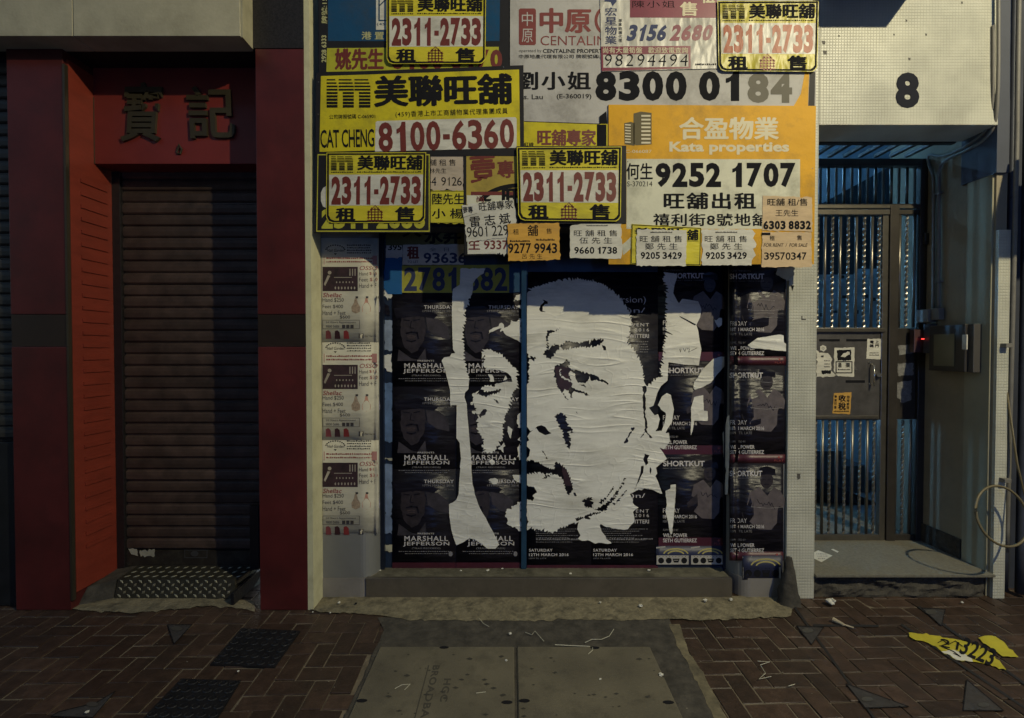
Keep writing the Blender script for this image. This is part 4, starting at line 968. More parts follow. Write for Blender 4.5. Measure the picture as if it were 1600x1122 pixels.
# blue and yellow board top left
e = signboard('black framed board with blue field and a yellow strip reading a name in red', [(497, -60), (796, -60), (796, 104), (498, 118)], YB + .010, M_BLKB)
pt = onY(YB + .010)
Ink(pt, ZA).p([(152, -200), (1410, -200), (1405, 300), (152, 300)]).make('blue_field', M_BLUEB, e)
Ink(pt, ZA).p([(145, 352), (1400, 342), (1400, 500), (140, 525)]).make('yellow_strip', board('lime_strip', (.42, .40, .03)), e)
Ink(pt, ZA).t('姚先生', 205, 358, 555, 508, bold=.05).num('6100 0170', 615, 362, 1425, 505, bold=.05).make('red_lettering', M_RED, e, .0012)
Ink(pt, ZA).r(503, -100, 600, 218).make('white_patch', M_WHB, e, .001)
Ink(pt, ZA).frame(520, -100, 600, 155, 10).line([(530, 40), (590, -20)], 8).t('(45', 508, 168, 570, 190, bold=.01).make('blue_mark', M_BLUEB, e, .0015)
Ink(pt, ZA).t('港 置', 398, 232, 560, 288, bold=.02).t('2928 6333', 104, 258, 140, 456, vert=-1, bold=.02).t('牌號:1511', 104, -70, 146, 172, vert=-1, bold=.02).make('yellow_lettering', mat('dull_yellow_ink', (.46, .44, .2), var=.2), e, .0012)
# large yellow board with a name and number
e = signboard('large yellow board with striped logo and red number 8100-6360', [(66, 532), (1580, 476), (1585, 1140), (60, 1140)], YB - .002, M_BLKB, z=ZA)
pt = onY(YB - .002)
Ink(pt, ZA).p([(100, 556), (1548, 508), (1556, 1080), (1140, 1082), (90, 1110)]).make('yellow_face', M_YEL, e, .0008)
Ink(pt, ZA).p([(510, 885), (1520, 856), (1530, 868), (1530, 1080), (495, 1108), (500, 895)]).make('white_band', M_WHB, e, .0014)
k = Ink(pt, ZA); mlogo(k, 142, 578, 462, 790); k.t('美聯旺舖', 495, 548, 1488, 770, ang=-1.2, bold=.05).t('公司牌照號碼 C-065901', 160, 835, 497, 868, ang=-1, bold=.005).t('(459)香港上市工商舖物業代理集團成員', 645, 800, 1465, 850, ang=-1.8, bold=.005, sp_=1.2)
k.t('CAT CHENG', 96, 945, 490, 1078, ang=-1.2, bold=.012, sp_=.95).make('black_lettering', M_BLK, e, .002)
Ink(pt, ZA).num('8100-6360', 520, 880, 1512, 1098, ang=-1.7, bold=.03).make('red_lettering', M_RED, e, .0022)
k = Ink(pt, ZA)
for x, y in ((84, 600), (80, 835), (1435, 490)): k.ell(x, y, 4, 4, 8)
k.make('screw_heads', mat('bright_steel', (.6, .58, .52)), e, .001)
# black board with yellow outline behind left sheet
e = signboard('black board with thin yellow outline, mostly covered by the left 2311-2733 sign', [(62, 92), (902, 92), (902, 672), (52, 675)], YB - .0035, M_BLKB, z=ZD)
pt = onY(YB - .0035)
Ink(pt, ZD).p([(76, 98), (870, 98), (895, 98), (895, 665), (66, 665)], [(82, 106), (888, 106), (888, 656), (74, 656)]).num('2311 2688', 105, 500, 860, 642, bold=.05).make('yellow_outline', board('yellow_line', (.45, .42, .04)), e)
Ink(pt, ZD).p([(140, 330), (115, 345), (100, 380), (100, 440), (115, 480), (140, 492)]).make('white_corner', M_WHB, e)
sheet2311('yellow 2311-2733 sign at the top between the blue field and grey board', (604, -9), (759.5, -9), (758.5, 99.5), (604, 100), YB - .008)
sheet2311('yellow 2311-2733 sign at the left, below the large yellow board', (510, 238.5), (666, 238), (664, 348), (509.5, 348.5), YB - .008)
sheet2311('crinkled glossy yellow 2311-2733 sign at top right beside the tiled wall', (1121, 1.5), (1279.5, 1), (1277, 112), (1123, 111), YB - .012, film=True)
# beige, yellow notes between
e = signboard('greyish beige paper note reading 9126, half hidden behind the olive board', [(868, 92), (1140, 92), (1140, 362), (868, 360)], YB + .002, paper('grey_beige_note', (.44, .36, .27)), .002, ZD, 'note', 'paper_note', 'paper notes', 1)
Ink(onY(YB + .002), ZD).t('舖 租 售', 893, 135, 1084, 182, bold=.008).t('林先生', 893, 200, 1016, 238, bold=.0).num('44  9126', 870, 265, 1130, 328, bold=.0).make('black_lettering', M_BLK, e)
e = signboard('yellow paper note with a name in bold black, beside the left 2311-2733 sign', [(882, 364), (1150, 362), (1150, 605), (880, 600)], YB + .001, M_YELN, .002, ZD, 'note', 'paper_note', 'paper notes', .8)
Ink(onY(YB + .001), ZD).t('陸先生', 915, 385, 1145, 465, bold=.02).t('小 楊', 912, 495, 1140, 568, bold=.02).frame(886, 366, 1146, 602, 4).make('black_lettering', M_BLK, e)
# olive framed board
e = signboard('olive board in a black frame with red brushed characters', [(1140, 52), (1545, 48), (1545, 830), (1150, 838)], YB + .0, M_BLKB, .01, ZD)
pt = onY(YB)
Ink(pt, ZD).p([(1163, 72), (1545, 72), (1545, 470), (1163, 470)]).make('olive_face', M_OLIVE, e)
Ink(pt, ZD).p([(1170, 700), (1480, 690)] + rough([(1480, 825), (1172, 830)], 9, 8, 3)[:14] + [(1172, 828)]).make('torn_paper', M_NOTE, e, .001)
Ink(pt, ZD).t('壹', 1195, 98, 1372, 300, ang=-4, bold=.04).t('專', 1392, 145, 1510, 270, ang=-3, bold=.04).r(1197, 372, 1545, 398).t('尚', 1238, 405, 1290, 450, bold=.02).t('生 9337', 1180, 715, 1468, 795, bold=.03).make('red_lettering', M_RED, e, .0014)
Ink(pt, ZD).p(arc(1560, 500, 330, 190, 200, 268) + arc(1560, 520, 300, 180, 268, 205)).t('旺', 1428, 352, 1560, 470, bold=.06).p([(1280, 425), (1345, 425), (1340, 442), (1300, 445)]).make('black_lettering', M_BLK, e, .0012)
Ink(pt, ZD).r(1166, 398, 1545, 465).make('cream_strip', M_CREAM, e, .0009)
e = signboard('white paper note tilted over the olive board with number 9601 229', [(1130, 472), (1508, 428), (1545, 700), (1165, 738)], YB - .004, M_NOTE, .0015, ZD, 'note', 'paper_note', 'paper notes', .8)
Ink(onY(YB - .004), ZD).t('旺舖專家', 1255, 440, 1505, 505, ang=-4.5, bold=.01).t('壹專', 1138, 480, 1210, 530, ang=-4.5, bold=.02).t('雷 志 斌', 1188, 540, 1485, 618, ang=-5.5, bold=.015).num('9601 229', 1165, 622, 1470, 698, ang=-3.5, bold=.0).line([(1140, 560), (1240, 530)], 2).make('black_lettering', M_BLK, e)
# centre 2311 sheet on a box
e = signboard('black backed box frame behind the centre 2311-2733 sign', [(35, 40), (835, 35), (835, 605), (60, 605)], YB - .010, M_BLKB, .03, ZE)
sheet2311('yellow 2311-2733 sign in the centre, framed in black beside the orange board', (807.5, 230), (971.5, 229), (970, 346), (810, 344.5), YB - .020)
# grey board top right
e = signboard('large pale grey board with maroon seal logo and number 8300 0184', [(797, -60), (1275, -60), (1275, 166), (955, 168), (955, 230), (797, 230)], YB + .004, M_GREYB)
pt = onY(YB + .004)
Ink(pt, ZB).p([(60, 62), (165, 62), (175, 72), (175, 320), (165, 330), (60, 330), (50, 320), (50, 72)]).t('中原', 208, 62, 572, 238, bold=.045).t('CENTALINE', 208, 262, 745, 332, bold=.0).ring(700, 150, 98, 110, 22).make('maroon_lettering', mat('maroon_ink', (.17, .03, .025), var=.2), e)
Ink(pt, ZB).t('中', 72, 88, 152, 190, bold=.0).t('原', 72, 210, 152, 310, bold=.0).make('seal_characters', M_GREYB, e, .0012)
Ink(pt, ZB).t('劉小姐', 30, 525, 572, 655, bold=.035, sp_=1.15).t('Ms. Lau', 40, 690, 225, 726, bold=.015).t('(E-360019)', 326, 686, 580, 730, bold=.015).t('CENTALINE PROPERTY', 225, 358, 690, 388, bold=.02).t('operated by', 50, 360, 216, 388, bold=-.004).t('中原地產代理有限公司 牌照號碼L', 50, 398, 650, 428, bold=.012).make('black_lettering', M_BLK, e)
Ink(pt, ZC).num('8300 01', -372, 592, 862, 842, bold=.05).make('phone_number', M_BLK, e)
Ink(pt, ZC).num('84', 895, 610, 1268, 858, bold=.05, fill=.93).make('faded_digits', mat('faded_black', (.10, .09, .065)), e)
Ink(pt, ZC).p([(1375, 600), (1410, 600), (1400, 885), (1280, 885), (1340, 780)]).make('peeled_orange_edge', M_ORG, e)
Ink(pt, ZC).p([(1415, 590), (1460, 600), (1455, 885), (1402, 885)]).make('dark_edge', M_BLKB, e)
# plastic sheet with blue/maroon number
e = signboard('crinkled white plastic sheet with number 3156 2680 and handwriting', [(640, -180), (1500, -180), (1498, 500), (655, 522)], YB - .001, M_GLW, .003, ZB, 'sign', 'plastic_sign')
pt = onY(YB - .001)
M_MAR = mat('plum_ink', (.17, .02, .04), rough=.4, var=.2)
Ink(pt, ZB).p([(862, -150), (1500, -150), (1495, 130), (862, 128)]).p([(650, 340), (1305, 335), (1305, 500), (655, 520)], [(665, 400), (1290, 392), (1290, 488), (668, 495)]).num('2680', 1165, 180, 1465, 298, shear=.25, bold=.05).make('plum_blocks', M_MAR, e)
Ink(pt, ZB).t('宏', 680, 55, 765, 115, bold=.02).t('星', 680, 125, 765, 185, bold=.02).t('物', 680, 192, 765, 255, bold=.02).t('業', 680, 262, 765, 322, bold=.02).num('3156', 848, 180, 1130, 300, shear=.25, bold=.05).p([(668, 10), (700, -20), (760, -10), (765, 10), (735, 45), (720, 15)]).make('navy_lettering', mat('navy_ink', (.02, .03, .09)), e)
k = Ink(pt, ZB); k.t('98294494', 680, 396, 1285, 482, bold=-.012, sp_=1.25, shear=.1).scribble(1340, 462, 1490, 476, step=14, seed=3)
for i, c_ in enumerate('專業商舖代理'): k.t(c_, 778, 138 + i * 29, 804, 162 + i * 29, bold=.0)
k.t('陳小姐', 880, 5, 1190, 55, bold=-.008, sp_=1.2).make('black_lettering', M_BLK, e, .0014)
Ink(pt, ZB).t('尚有大量筍盤   歡迎致電查詢', 665, 345, 1285, 390, bold=.01).t('售', 1230, 15, 1350, 115, bold=.04).t('租', 1380, -90, 1480, 22, bold=.04).make('white_lettering', M_WINK, e, .0014)
# yellow strip behind centre sheet
e = signboard('yellow strip with brown outlined characters between grey board and centre sign', [(85, 886), (640, 905), (700, 905), (700, 1095), (85, 1095)], YB + .000, M_YEL, .004, ZB)
Ink(onY(YB), ZB).t('旺舖專家', 188, 948, 612, 1062, bold=.05).make('brown_lettering', M_RED, e)
Ink(onY(YB), ZB).t('紅線', 88, 1040, 158, 1070, bold=.02).line([(90, 887), (640, 906)], 5).r(620, 910, 690, 1095).p([(640, 850), (690, 812), (695, 905), (640, 905)]).make('black_lettering', M_BLK, e)
# orange board
e = signboard('large orange board with building logo and number 9252 1707', [(951, 163.5), (1275, 165.5), (1272, 413), (951, 413)], YB - .006, M_ORG, .012)
pt = onY(YB - .006)
Ink(pt, ZF).p([(172, 125), (1370, 128), (1368, 608), (172, 608)]).make('cream_panel', M_CREAM, e)
Ink(pt, ZF).p([(140, 720), (230, 640), (250, 700), (150, 790)]).make('white_stroke', M_CREAM, e, .0004)
k = Ink(pt, ZB); k.t('合盈物業', 1225, 858, 1945, 1018, bold=.04).t('Kata properties', 1150, 1035, 2025, 1130, bold=.045).t('C-066087', 830, 1095, 1020, 1118, bold=0).make('pale_lettering', M_WINK, e)
k = Ink(pt, ZB); k.p([(888, 830), (940, 815), (1020, 825), (1020, 1055), (905, 1062), (888, 1050)]).p([(820, 900), (870, 890), (895, 900), (895, 1065), (822, 1055)]).make('building_logo', mat('logo_brown', (.09, .07, .025)), e)
k = Ink(pt, ZB)
for i in range(8): k.r(945, 840 + i * 28, 1012, 853 + i * 28)
for i in range(7): k.r(826, 908 + i * 21, 868, 917 + i * 21, 4)
k.make('logo_windows', M_WINK, e, .0014)
k = Ink(pt, ZF); k.t('何生', 172, 155, 352, 268, bold=.02).t('S-370214', 176, 280, 350, 315, bold=.0).num('9252 1707', 372, 152, 1338, 320, bold=.045).t('旺舖出租', 432, 358, 1062, 470, bold=.035, sp_=1.15).t('禧利街8號地舖', 358, 502, 1150, 588, bold=.025, sp_=1.1).make('black_lettering', M_BLK, e, .0012)
k = Ink(pt, ZF)
for x, y in ((1455, 190), (1452, 840), (180, 145)): k.ell(x, y, 4, 4, 8)
k.make('screw_heads', mat('bright_steel', (.6, .58, .52)), e, .001)
# notes along the bottom of the boards
def note(label, quad, Y, m, z, prints, amp=.7, ink=M_BLK):
    e = signboard(label, quad, Y, m, .0015, z, 'note', 'paper_note', 'paper notes', amp)
    k = Ink(onY(Y), z); prints(k); k.make('black_lettering', ink, e); return e
e = signboard('small yellow agency sign on the orange board, hidden behind a white note', [(207, 574), (688, 600), (682, 862), (200, 850)], YB - .010, M_YELP, .003, ZF, 'sign', 'phone_sign')
Ink(onY(YB - .010), ZF).t('舖', 592, 612, 665, 685, bold=.05).scribble(592, 688, 668, 694, step=6).line([(212, 580), (683, 605), (677, 856), (205, 845), (212, 580)], 5).t('美聯旺', 230, 600, 560, 640, bold=.05).make('black_lettering', M_BLK, e)
dup_ = lambda k, x: k.t('旺 舖 租 售', x + 22, 655, x + 312, 700, bold=.008).t('鄭 先 生', x + 58, 706, x + 282, 752, bold=.005).num('9205 3429', x + 28, 768, x + 312, 816, bold=.028).scribble(x + 95, 626, x + 245, 636, step=6, seed=3)
note('white note with number 9205 3429 pasted over the small yellow sign', [(245, 612), (588, 618), (584, 864), (240, 862)], YB - .015, M_NOTE, ZF, lambda k: dup_(k, 242))
note('white note with number 9205 3429 directly on the orange board, further right', [(692, 610), (1040, 612), (1062, 640), (1045, 672), (1070, 715), (1045, 745), (1065, 790), (1035, 830), (1035, 862), (692, 858)], YB - .009, M_NOTE, ZF, lambda k: dup_(k, 690))
note('beige note with number 6303 8832 at the right end of the orange board', [(1112, 378), (1452, 392), (1455, 628), (1108, 620)], YB - .009, M_BEIGE, ZF, lambda k: k.t('旺舖 租/售', 1145, 398, 1420, 448, bold=.01).t('王先生', 1200, 475, 1358, 522, bold=.005).num('6303 8832', 1116, 552, 1445, 612, bold=.05))
note('beige note with number 39570347 below the other beige note', [(1108, 628), (1448, 632), (1450, 872), (1104, 872)], YB - .010, M_BEIGE, ZF, lambda k: k.t('租', 1160, 655, 1195, 688, bold=.01).t('售', 1348, 652, 1382, 686, bold=.01).t('FOR RENT  /  FOR SALE', 1118, 708, 1422, 732, bold=.01, shear=.2).num('39570347', 1122, 770, 1415, 822, bold=.015).r(1106, 634, 1165, 652))
note('orange note with number 9277 9943 below the olive board', [(-32, 605), (345, 600), (352, 868), (-28, 880)], YB - .012, M_ORGN, ZE, lambda k: k.t('舖', 115, 615, 190, 695, bold=.015).t('租', 8, 645, 50, 685, bold=.0).t('售', 250, 640, 290, 678, bold=.0).num('9277 9943', -28, 748, 330, 822, bold=.02).t('呂 先 生', 75, 825, 222, 862, bold=-.004).scribble(-15, 725, 130, 740, step=8, seed=2).scribble(175, 715, 315, 730, step=8, seed=5))
note('white note with number 9660 1738 hanging below the centre 2311-2733 sign', [(425, 625), (560, 598), (800, 602), (806, 805), (795, 862), (425, 858)], YB - .008, M_NOTE, ZE, lambda k: k.t('旺 舖 租 售', 452, 652, 768, 698, bold=.008).t('伍 先 生', 492, 705, 732, 752, bold=.005).num('9660 1738', 455, 775, 768, 826, bold=.028).scribble(545, 614, 700, 624, step=6, seed=8))
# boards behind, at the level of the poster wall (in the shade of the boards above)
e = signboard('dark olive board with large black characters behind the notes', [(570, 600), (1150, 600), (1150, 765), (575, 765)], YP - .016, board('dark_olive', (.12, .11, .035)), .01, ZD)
Ink(onY(YP - .016), ZD).t('永昇', 860, 618, 1120, 750, bold=.05).t('大', 700, 600, 830, 700, bold=.06).make('black_lettering', M_BLK, e)
e = signboard('grey note with number 395 below the left black board', [(575, 695), (695, 695), (695, 850), (575, 855)], YP - .012, M_NOTE, .002, ZD, 'note', 'paper_note', 'paper notes', .8)
Ink(onY(YP - .012), ZD).num('395', 590, 755, 690, 800, bold=.02).make('black_lettering', M_BLK, e)
e = signboard('white to-let sign with number 93636 in navy', [(700, 760), (1145, 755), (1145, 905), (695, 908)], YP - .018, M_NOTE, .003, ZD, 'sign', 'to_let_sign', None, .5)
Ink(onY(YP - .018), ZD).t('租', 732, 772, 815, 862, bold=.06).make('red_lettering', M_RED, e)
Ink(onY(YP - .018), ZD).t('TO LET', 732, 875, 812, 893, bold=.01).num('93636', 850, 818, 1160, 895, bold=.025).t('全   日', 893, 780, 1035, 808, bold=.0).make('navy_lettering', mat('navy_ink', (.02, .03, .09)), e)
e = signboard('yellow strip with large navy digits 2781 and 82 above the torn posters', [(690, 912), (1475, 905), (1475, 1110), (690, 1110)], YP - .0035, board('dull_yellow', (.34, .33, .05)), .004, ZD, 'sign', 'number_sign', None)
Ink(onY(YP - .0035), ZD).num('2781 682', 708, 925, 1462, 1098, bold=.03).make('navy_lettering', mat('navy_ink', (.02, .03, .09)), e)
e = signboard('bright blue board behind the yellow digits strip', [(575, 850), (692, 850), (692, 1120), (590, 1120), (550, 1060)], YP - .006, board('vivid_blue', (.015, .10, .27)), .004, ZD, 'sign', 'blue_board', None)
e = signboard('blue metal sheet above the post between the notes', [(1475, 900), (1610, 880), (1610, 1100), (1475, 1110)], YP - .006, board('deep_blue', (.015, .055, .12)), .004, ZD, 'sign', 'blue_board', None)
# ================================================================== POSTERS
onP = onY(YP)
def poster(label, x0, y0, x1, y1, pt=onP, group=None, lift=.002, strip=True, grid=None):
    e = empty('event_poster', pt((x0 + x1) / 2, y1), label, 'poster', group)
    gridsheet('poster_sheet', x0, y0, x1, y1, pt, M_DARKP, e, lift, nx=18 if grid else 2, ny=2)
    return e
ROWS = ('top', 'middle', 'bottom')
def marshall(c, r, x0, y0, x1, y1, ty, mt, pt=onP, lift=.002):
    w = x1 - x0
    e = poster('black Marshall Jefferson poster, %s of the %s column' % (ROWS[r], ('left', 'right')[c]), x0, y0, x1, y1, pt, 'Marshall Jefferson posters left of the blue post', lift)
    X = lambda u: x0 + w * u; Yv = lambda v: ty + v                     # v in picture units below the THURSDAY line
    k = Ink(pt)
    k.p(rough([(X(.14), Yv(16)), (X(.50), Yv(14)), (X(.53), Yv(30)), (X(.50), Yv(52)), (X(.40), Yv(68)), (X(.30), Yv(72)), (X(.18), Yv(60)), (X(.13), Yv(40))], .7, 4, r))
    k.make('printed_face', M_SKIN1, e, lift + .0006)
    k = Ink(pt)
    k.p([(X(.53), Yv(16)), (X(.72), Yv(18)), (X(.88), Yv(30)), (X(.90), Yv(50)), (X(.70), Yv(46)), (X(.56), Yv(36))])
    k.p([(X(.10), Yv(66)), (X(.30), Yv(80)), (X(.40), Yv(82)), (X(.52), Yv(64)), (X(.54), Yv(84)), (X(.08), Yv(84))])
    k.make('printed_highlights', mat('print_dim', (.030, .025, .032), var=.8, vscale=14), e, lift + .0009)
    k = Ink(pt); fx = X(.30)
    k.line([(fx - 8, Yv(41)), (fx, Yv(39)), (fx + 9, Yv(40)), (fx + 11, Yv(49))], 2.6).line([(fx - 7, Yv(52)), (fx, Yv(54)), (fx + 7, Yv(52))], 2.4)
    k.line([(fx - 12, Yv(20)), (fx - 3, Yv(21))], 1.8).line([(fx + 4, Yv(21)), (fx + 13, Yv(19))], 1.8).line([(fx, Yv(22)), (fx - 2, Yv(32)), (fx + 4, Yv(33))], 1.4)
    k.p([(X(.02), Yv(2)), (X(.42), Yv(-2)), (X(.72), Yv(12)), (X(.66), Yv(18)), (X(.40), Yv(14)), (X(.06), Yv(18))])
    k.make('printed_shadows', M_DARKP, e, lift + .0012)
    k = Ink(pt); k.line([(fx - 6, Yv(45.5)), (fx, Yv(44.5)), (fx + 6, Yv(45.5))], 1.6); k.line([(fx - 5, Yv(48)), (fx + 5, Yv(48))], 1.3); k.make('printed_lips', mat('print_lips', (.06, .04, .04)), e, lift + .0015)
    k = Ink(pt)
    k.t('THURSDAY', X(.50), ty - 3, X(.97), ty + 2.6, bold=.02, sp_=1.15).t('MARSHALL', X(.19), mt - 4, X(.88), mt + 4, bold=.018, sp_=1.15).t('JEFFERSON', X(.17), mt + 5, X(.90), mt + 12.5, bold=.015, sp_=1.12)
    k.t('PRESENTS', X(.40), mt - 9, X(.66), mt - 6.5, bold=.01)
    k.make('lettering', M_TXT, e, lift + .0014)
    k = Ink(pt)
    k.t('17TH MARCH 2016', X(.48), ty + 4.4, X(.97), ty + 7.8, bold=.01).t('10PM TIL LATE', X(.72), ty + 11.5, X(.97), ty + 13.5, bold=0).t('(TRAX RECORDS)', X(.31), mt + 14, X(.76), mt + 17, bold=.01)
    k.scribble(X(.1), mt + 19.5, X(.9), mt + 20.6, step=3, seed=r).scribble(X(.2), mt + 23, X(.88), mt + 24, step=3, seed=c)
    k.make('small_print', M_TXTD, e, lift + .0014)
    if r == 2:
        Ink(pt).r(X(0), y1 - 9, X(1), y1).make('maroon_strip', M_DARKR, e, lift + .001)
        k = Ink(pt); k.ell(X(.92), mt + 24, 3.2, 4, 10); k.make('round_mark', M_TXTD, e, lift + .0016)
for c, (x0, x1) in enumerate(((613, 712), (713, 813.5))):
    for r, (y0, y1, ty, mt) in enumerate(((458, 606, 480, 571.5), (604, 735, 624, 715), (733, 888, 752.5, 841.5))):
        marshall(c, r, x0, y0, x1, y1, ty, mt, lift=.002 + .0004 * r + .0002 * c)
def shirt(k, m, shirtpts): pass
def shortkut(label, x0, y0, x1, y1, tx0, tx1, ty, fx, fy, s, pt, lift, grid=False, textx=None):
    e = poster(label, x0, y0, x1, y1, pt, 'Shortkut posters at the right of the wall', lift, grid=grid)
    P = lambda a, b: (fx + a * s, fy + b * s)
    k = Ink(pt)
    k.p([P(-10, -22), P(-26, -13), P(-30, 6), P(-22, 10), P(-20, 2), P(-19, 22), P(-26, 32), P(-12, 44), P(8, 45), P(17, 34), P(18, 14), P(20, 8), P(28, 10), P(30, -4), P(22, -16), P(12, -22), P(2, -8)])
    k.make('printed_shirt', M_SKIN2, e, lift + .0007)
    k = Ink(pt); k.ell(*P(1, -33), 10 * s, 13 * s, 16); k.make('printed_head', M_SKIN1, e, lift + .0010)
    k = Ink(pt); k.p([P(-20, 2), P(-38, 18), P(-36, 26), P(-20, 18)]); k.make('printed_arm', M_SKIN1, e, lift + .0010)
    k = Ink(pt); k.p([P(-12, -40), P(-10, -52), P(2, -55), P(14, -50), P(15, -40), P(2, -42)]).line([P(-5, -34), P(-1, -34)], 1.2).line([P(3, -34), P(7, -34)], 1.2).line([P(-3, -26), P(5, -26)], 1.2)
    rn_ = random.Random(int(fx + fy)); pts = [P(-14 + i * 2.3, 2 + i * .5 + rn_.uniform(-5, 5)) for i in range(13)]; k.line(pts, .9)
    k.make('printed_shadows', M_DARKP, e, lift + .0013)
    a = tx0 if textx is None else textx
    k = Ink(pt)
    k.t('SHORTKUT', tx0, ty - 4.5, tx1, ty + 4.2, bold=.03).t('FRIDAY', a, ty + 70, a + 26, ty + 77, bold=.0).t('18TH MARCH 2016', a, ty + 80, a + 53, ty + 85.5, bold=.01)
    k.t('WILL POWER', a, ty + 109, a + 38, ty + 115, bold=.02).t('SETH GUTIERREZ', a, ty + 117, a + 53, ty + 123, bold=.02)
    k.make('lettering', M_TXT, e, lift + .0016)
    k = Ink(pt); k.t('PLAY PRESENTS', a, ty - 10, a + 32, ty - 7.5, bold=.0).t('BEAT JUNKIES / TRIPLE THREAT', a, ty + 6.5, tx1, ty + 8.6, bold=0).t('10PM TIL LATE', a, ty + 88, a + 34, ty + 92, bold=0).t('SUPPORTED BY', a, ty + 102, a + 24, ty + 105, bold=0)
    k.make('small_print', M_TXTD, e, lift + .0016)
    Ink(pt).r(x0 + 1, y1 - 14, x1, y1).make('maroon_strip', M_DARKR, e, lift + .0007) if not grid else gridsheet('maroon_strip', x0 + .5, y1 - 14, x1, y1, pt, M_DARKR, e, lift + .0008, nx=16, ny=1, thick=.0003)
    k = Ink(pt); k.t('PLAY', x1 - 17, y1 - 6, x1 - 3, y1 - 3, bold=0, sp_=1.4).ell(x1 - 10, y1 - 9.5, 1.8, 1.8, 8); k.make('play_mark', mat('heart_red', (.3, .06, .05)), e, lift + .0014)
    if grid: crease_glints(e, pt, fx - 30, fx + 28, [ty + q for q in ((30, 38, 52, 58, 64) if ty < 500 else (8, 50) if ty < 650 else (52, ))], lift + .0022, int(ty))
onRP = onF(fR)
def crease_glints(e, pt, x0, x1, ys, lift, seed):  # highlights and tape reflections painted as thin pale lines
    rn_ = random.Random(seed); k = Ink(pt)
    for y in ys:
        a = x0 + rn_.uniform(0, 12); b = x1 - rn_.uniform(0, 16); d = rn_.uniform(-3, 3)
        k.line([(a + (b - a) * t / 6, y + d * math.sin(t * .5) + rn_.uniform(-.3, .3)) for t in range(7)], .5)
    o = k.make('shiny_crease', mat('painted_glint', (.3, .28, .25), rough=.3, spec=.8, var=.8, vscale=30), e, lift)
for r, (y0, y1, tx0, tx1, ty) in enumerate(((405, 564, 1046, 1100, 431), (562, 710, 1040, 1100, 579), (706, 854, 1036, 1101, 724.5))):
    shortkut('black Shortkut poster on the flat wall, %s of the column left of the rounded pier' % ROWS[r], 1028, y0, 1133, y1, tx0, tx1, ty, (1108, 1107, 1108)[r], ty + (44, 44, 45)[r], .92, onP, .002 + .0005 * r, textx=1036)
for r, (y0, y1, ty) in enumerate(((405, 571, 432), (570, 724, 586.5), (723, 876, 740))):
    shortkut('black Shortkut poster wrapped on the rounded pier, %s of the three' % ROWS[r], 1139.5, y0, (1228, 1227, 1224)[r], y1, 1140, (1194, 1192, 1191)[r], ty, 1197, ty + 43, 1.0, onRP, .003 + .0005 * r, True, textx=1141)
# party posters under the portrait
for k_, (x0, x1) in enumerate(((823.5, 925), (924, 1028))):
    e = poster('black Saturday 12th March poster under the portrait, %s of the pair' % ('left', 'right')[k_], x0, 425, x1, 892, lift=.0016 + k_ * .0003, group='Saturday party posters behind the portrait')
    L_ = .0024 + k_ * .0003
    k = Ink(onP)
    xs = x0 + 3
    k.t('SATURDAY', xs, 857.5, xs + 37, 862, bold=.02, sp_=1.15).t('12TH MARCH 2016', xs, 864.5, xs + 62, 869, bold=.02, sp_=1.1)
    if k_:
        k.t('(version)', 950, 463, 1009, 476, bold=-.006).t('fusi(o)n/', 925, 481, 1008, 491, bold=.0).t('EVENT', 982, 505, 1014, 510, bold=0, sp_=1.3).t('2016', 992, 513, 1014, 518, bold=0, sp_=1.4).t('TWITTERI', 978, 522, 1014, 528, bold=.01)
        k.t('fusi(o)n/', 940, 771, 1008, 780, bold=.0).t('EVENT', 980, 796, 1014, 801, bold=0, sp_=1.3).t('2016', 992, 803, 1014, 808, bold=0, sp_=1.4).t('TWITTERI', 978, 812, 1014, 818, bold=.01)
    k.make('lettering', M_TXT, e, L_)
    k = Ink(onP); k.t('10PM TIL LATE', xs, 871.5, xs + 27, 873.5, bold=0)
    for q in range(7): k.scribble(x0 + 14, 826 + q * 3.4, x1 - 14 - (q * 13 % 31), 827 + q * 3.4, step=3, seed=q)
    k.scribble(x0 + 14, 841, x1 - 8, 843, step=4, seed=11)
    if k_:
        for q in range(5): k.scribble(990, 533 + q * 4, 1013, 534.5 + q * 4, step=3, seed=q + 3)
    k.make('small_print', M_TXTD, e, L_)
    Ink(onP).r(x0, 883, x1, 892).make('maroon_strip', M_DARKR, e, L_)
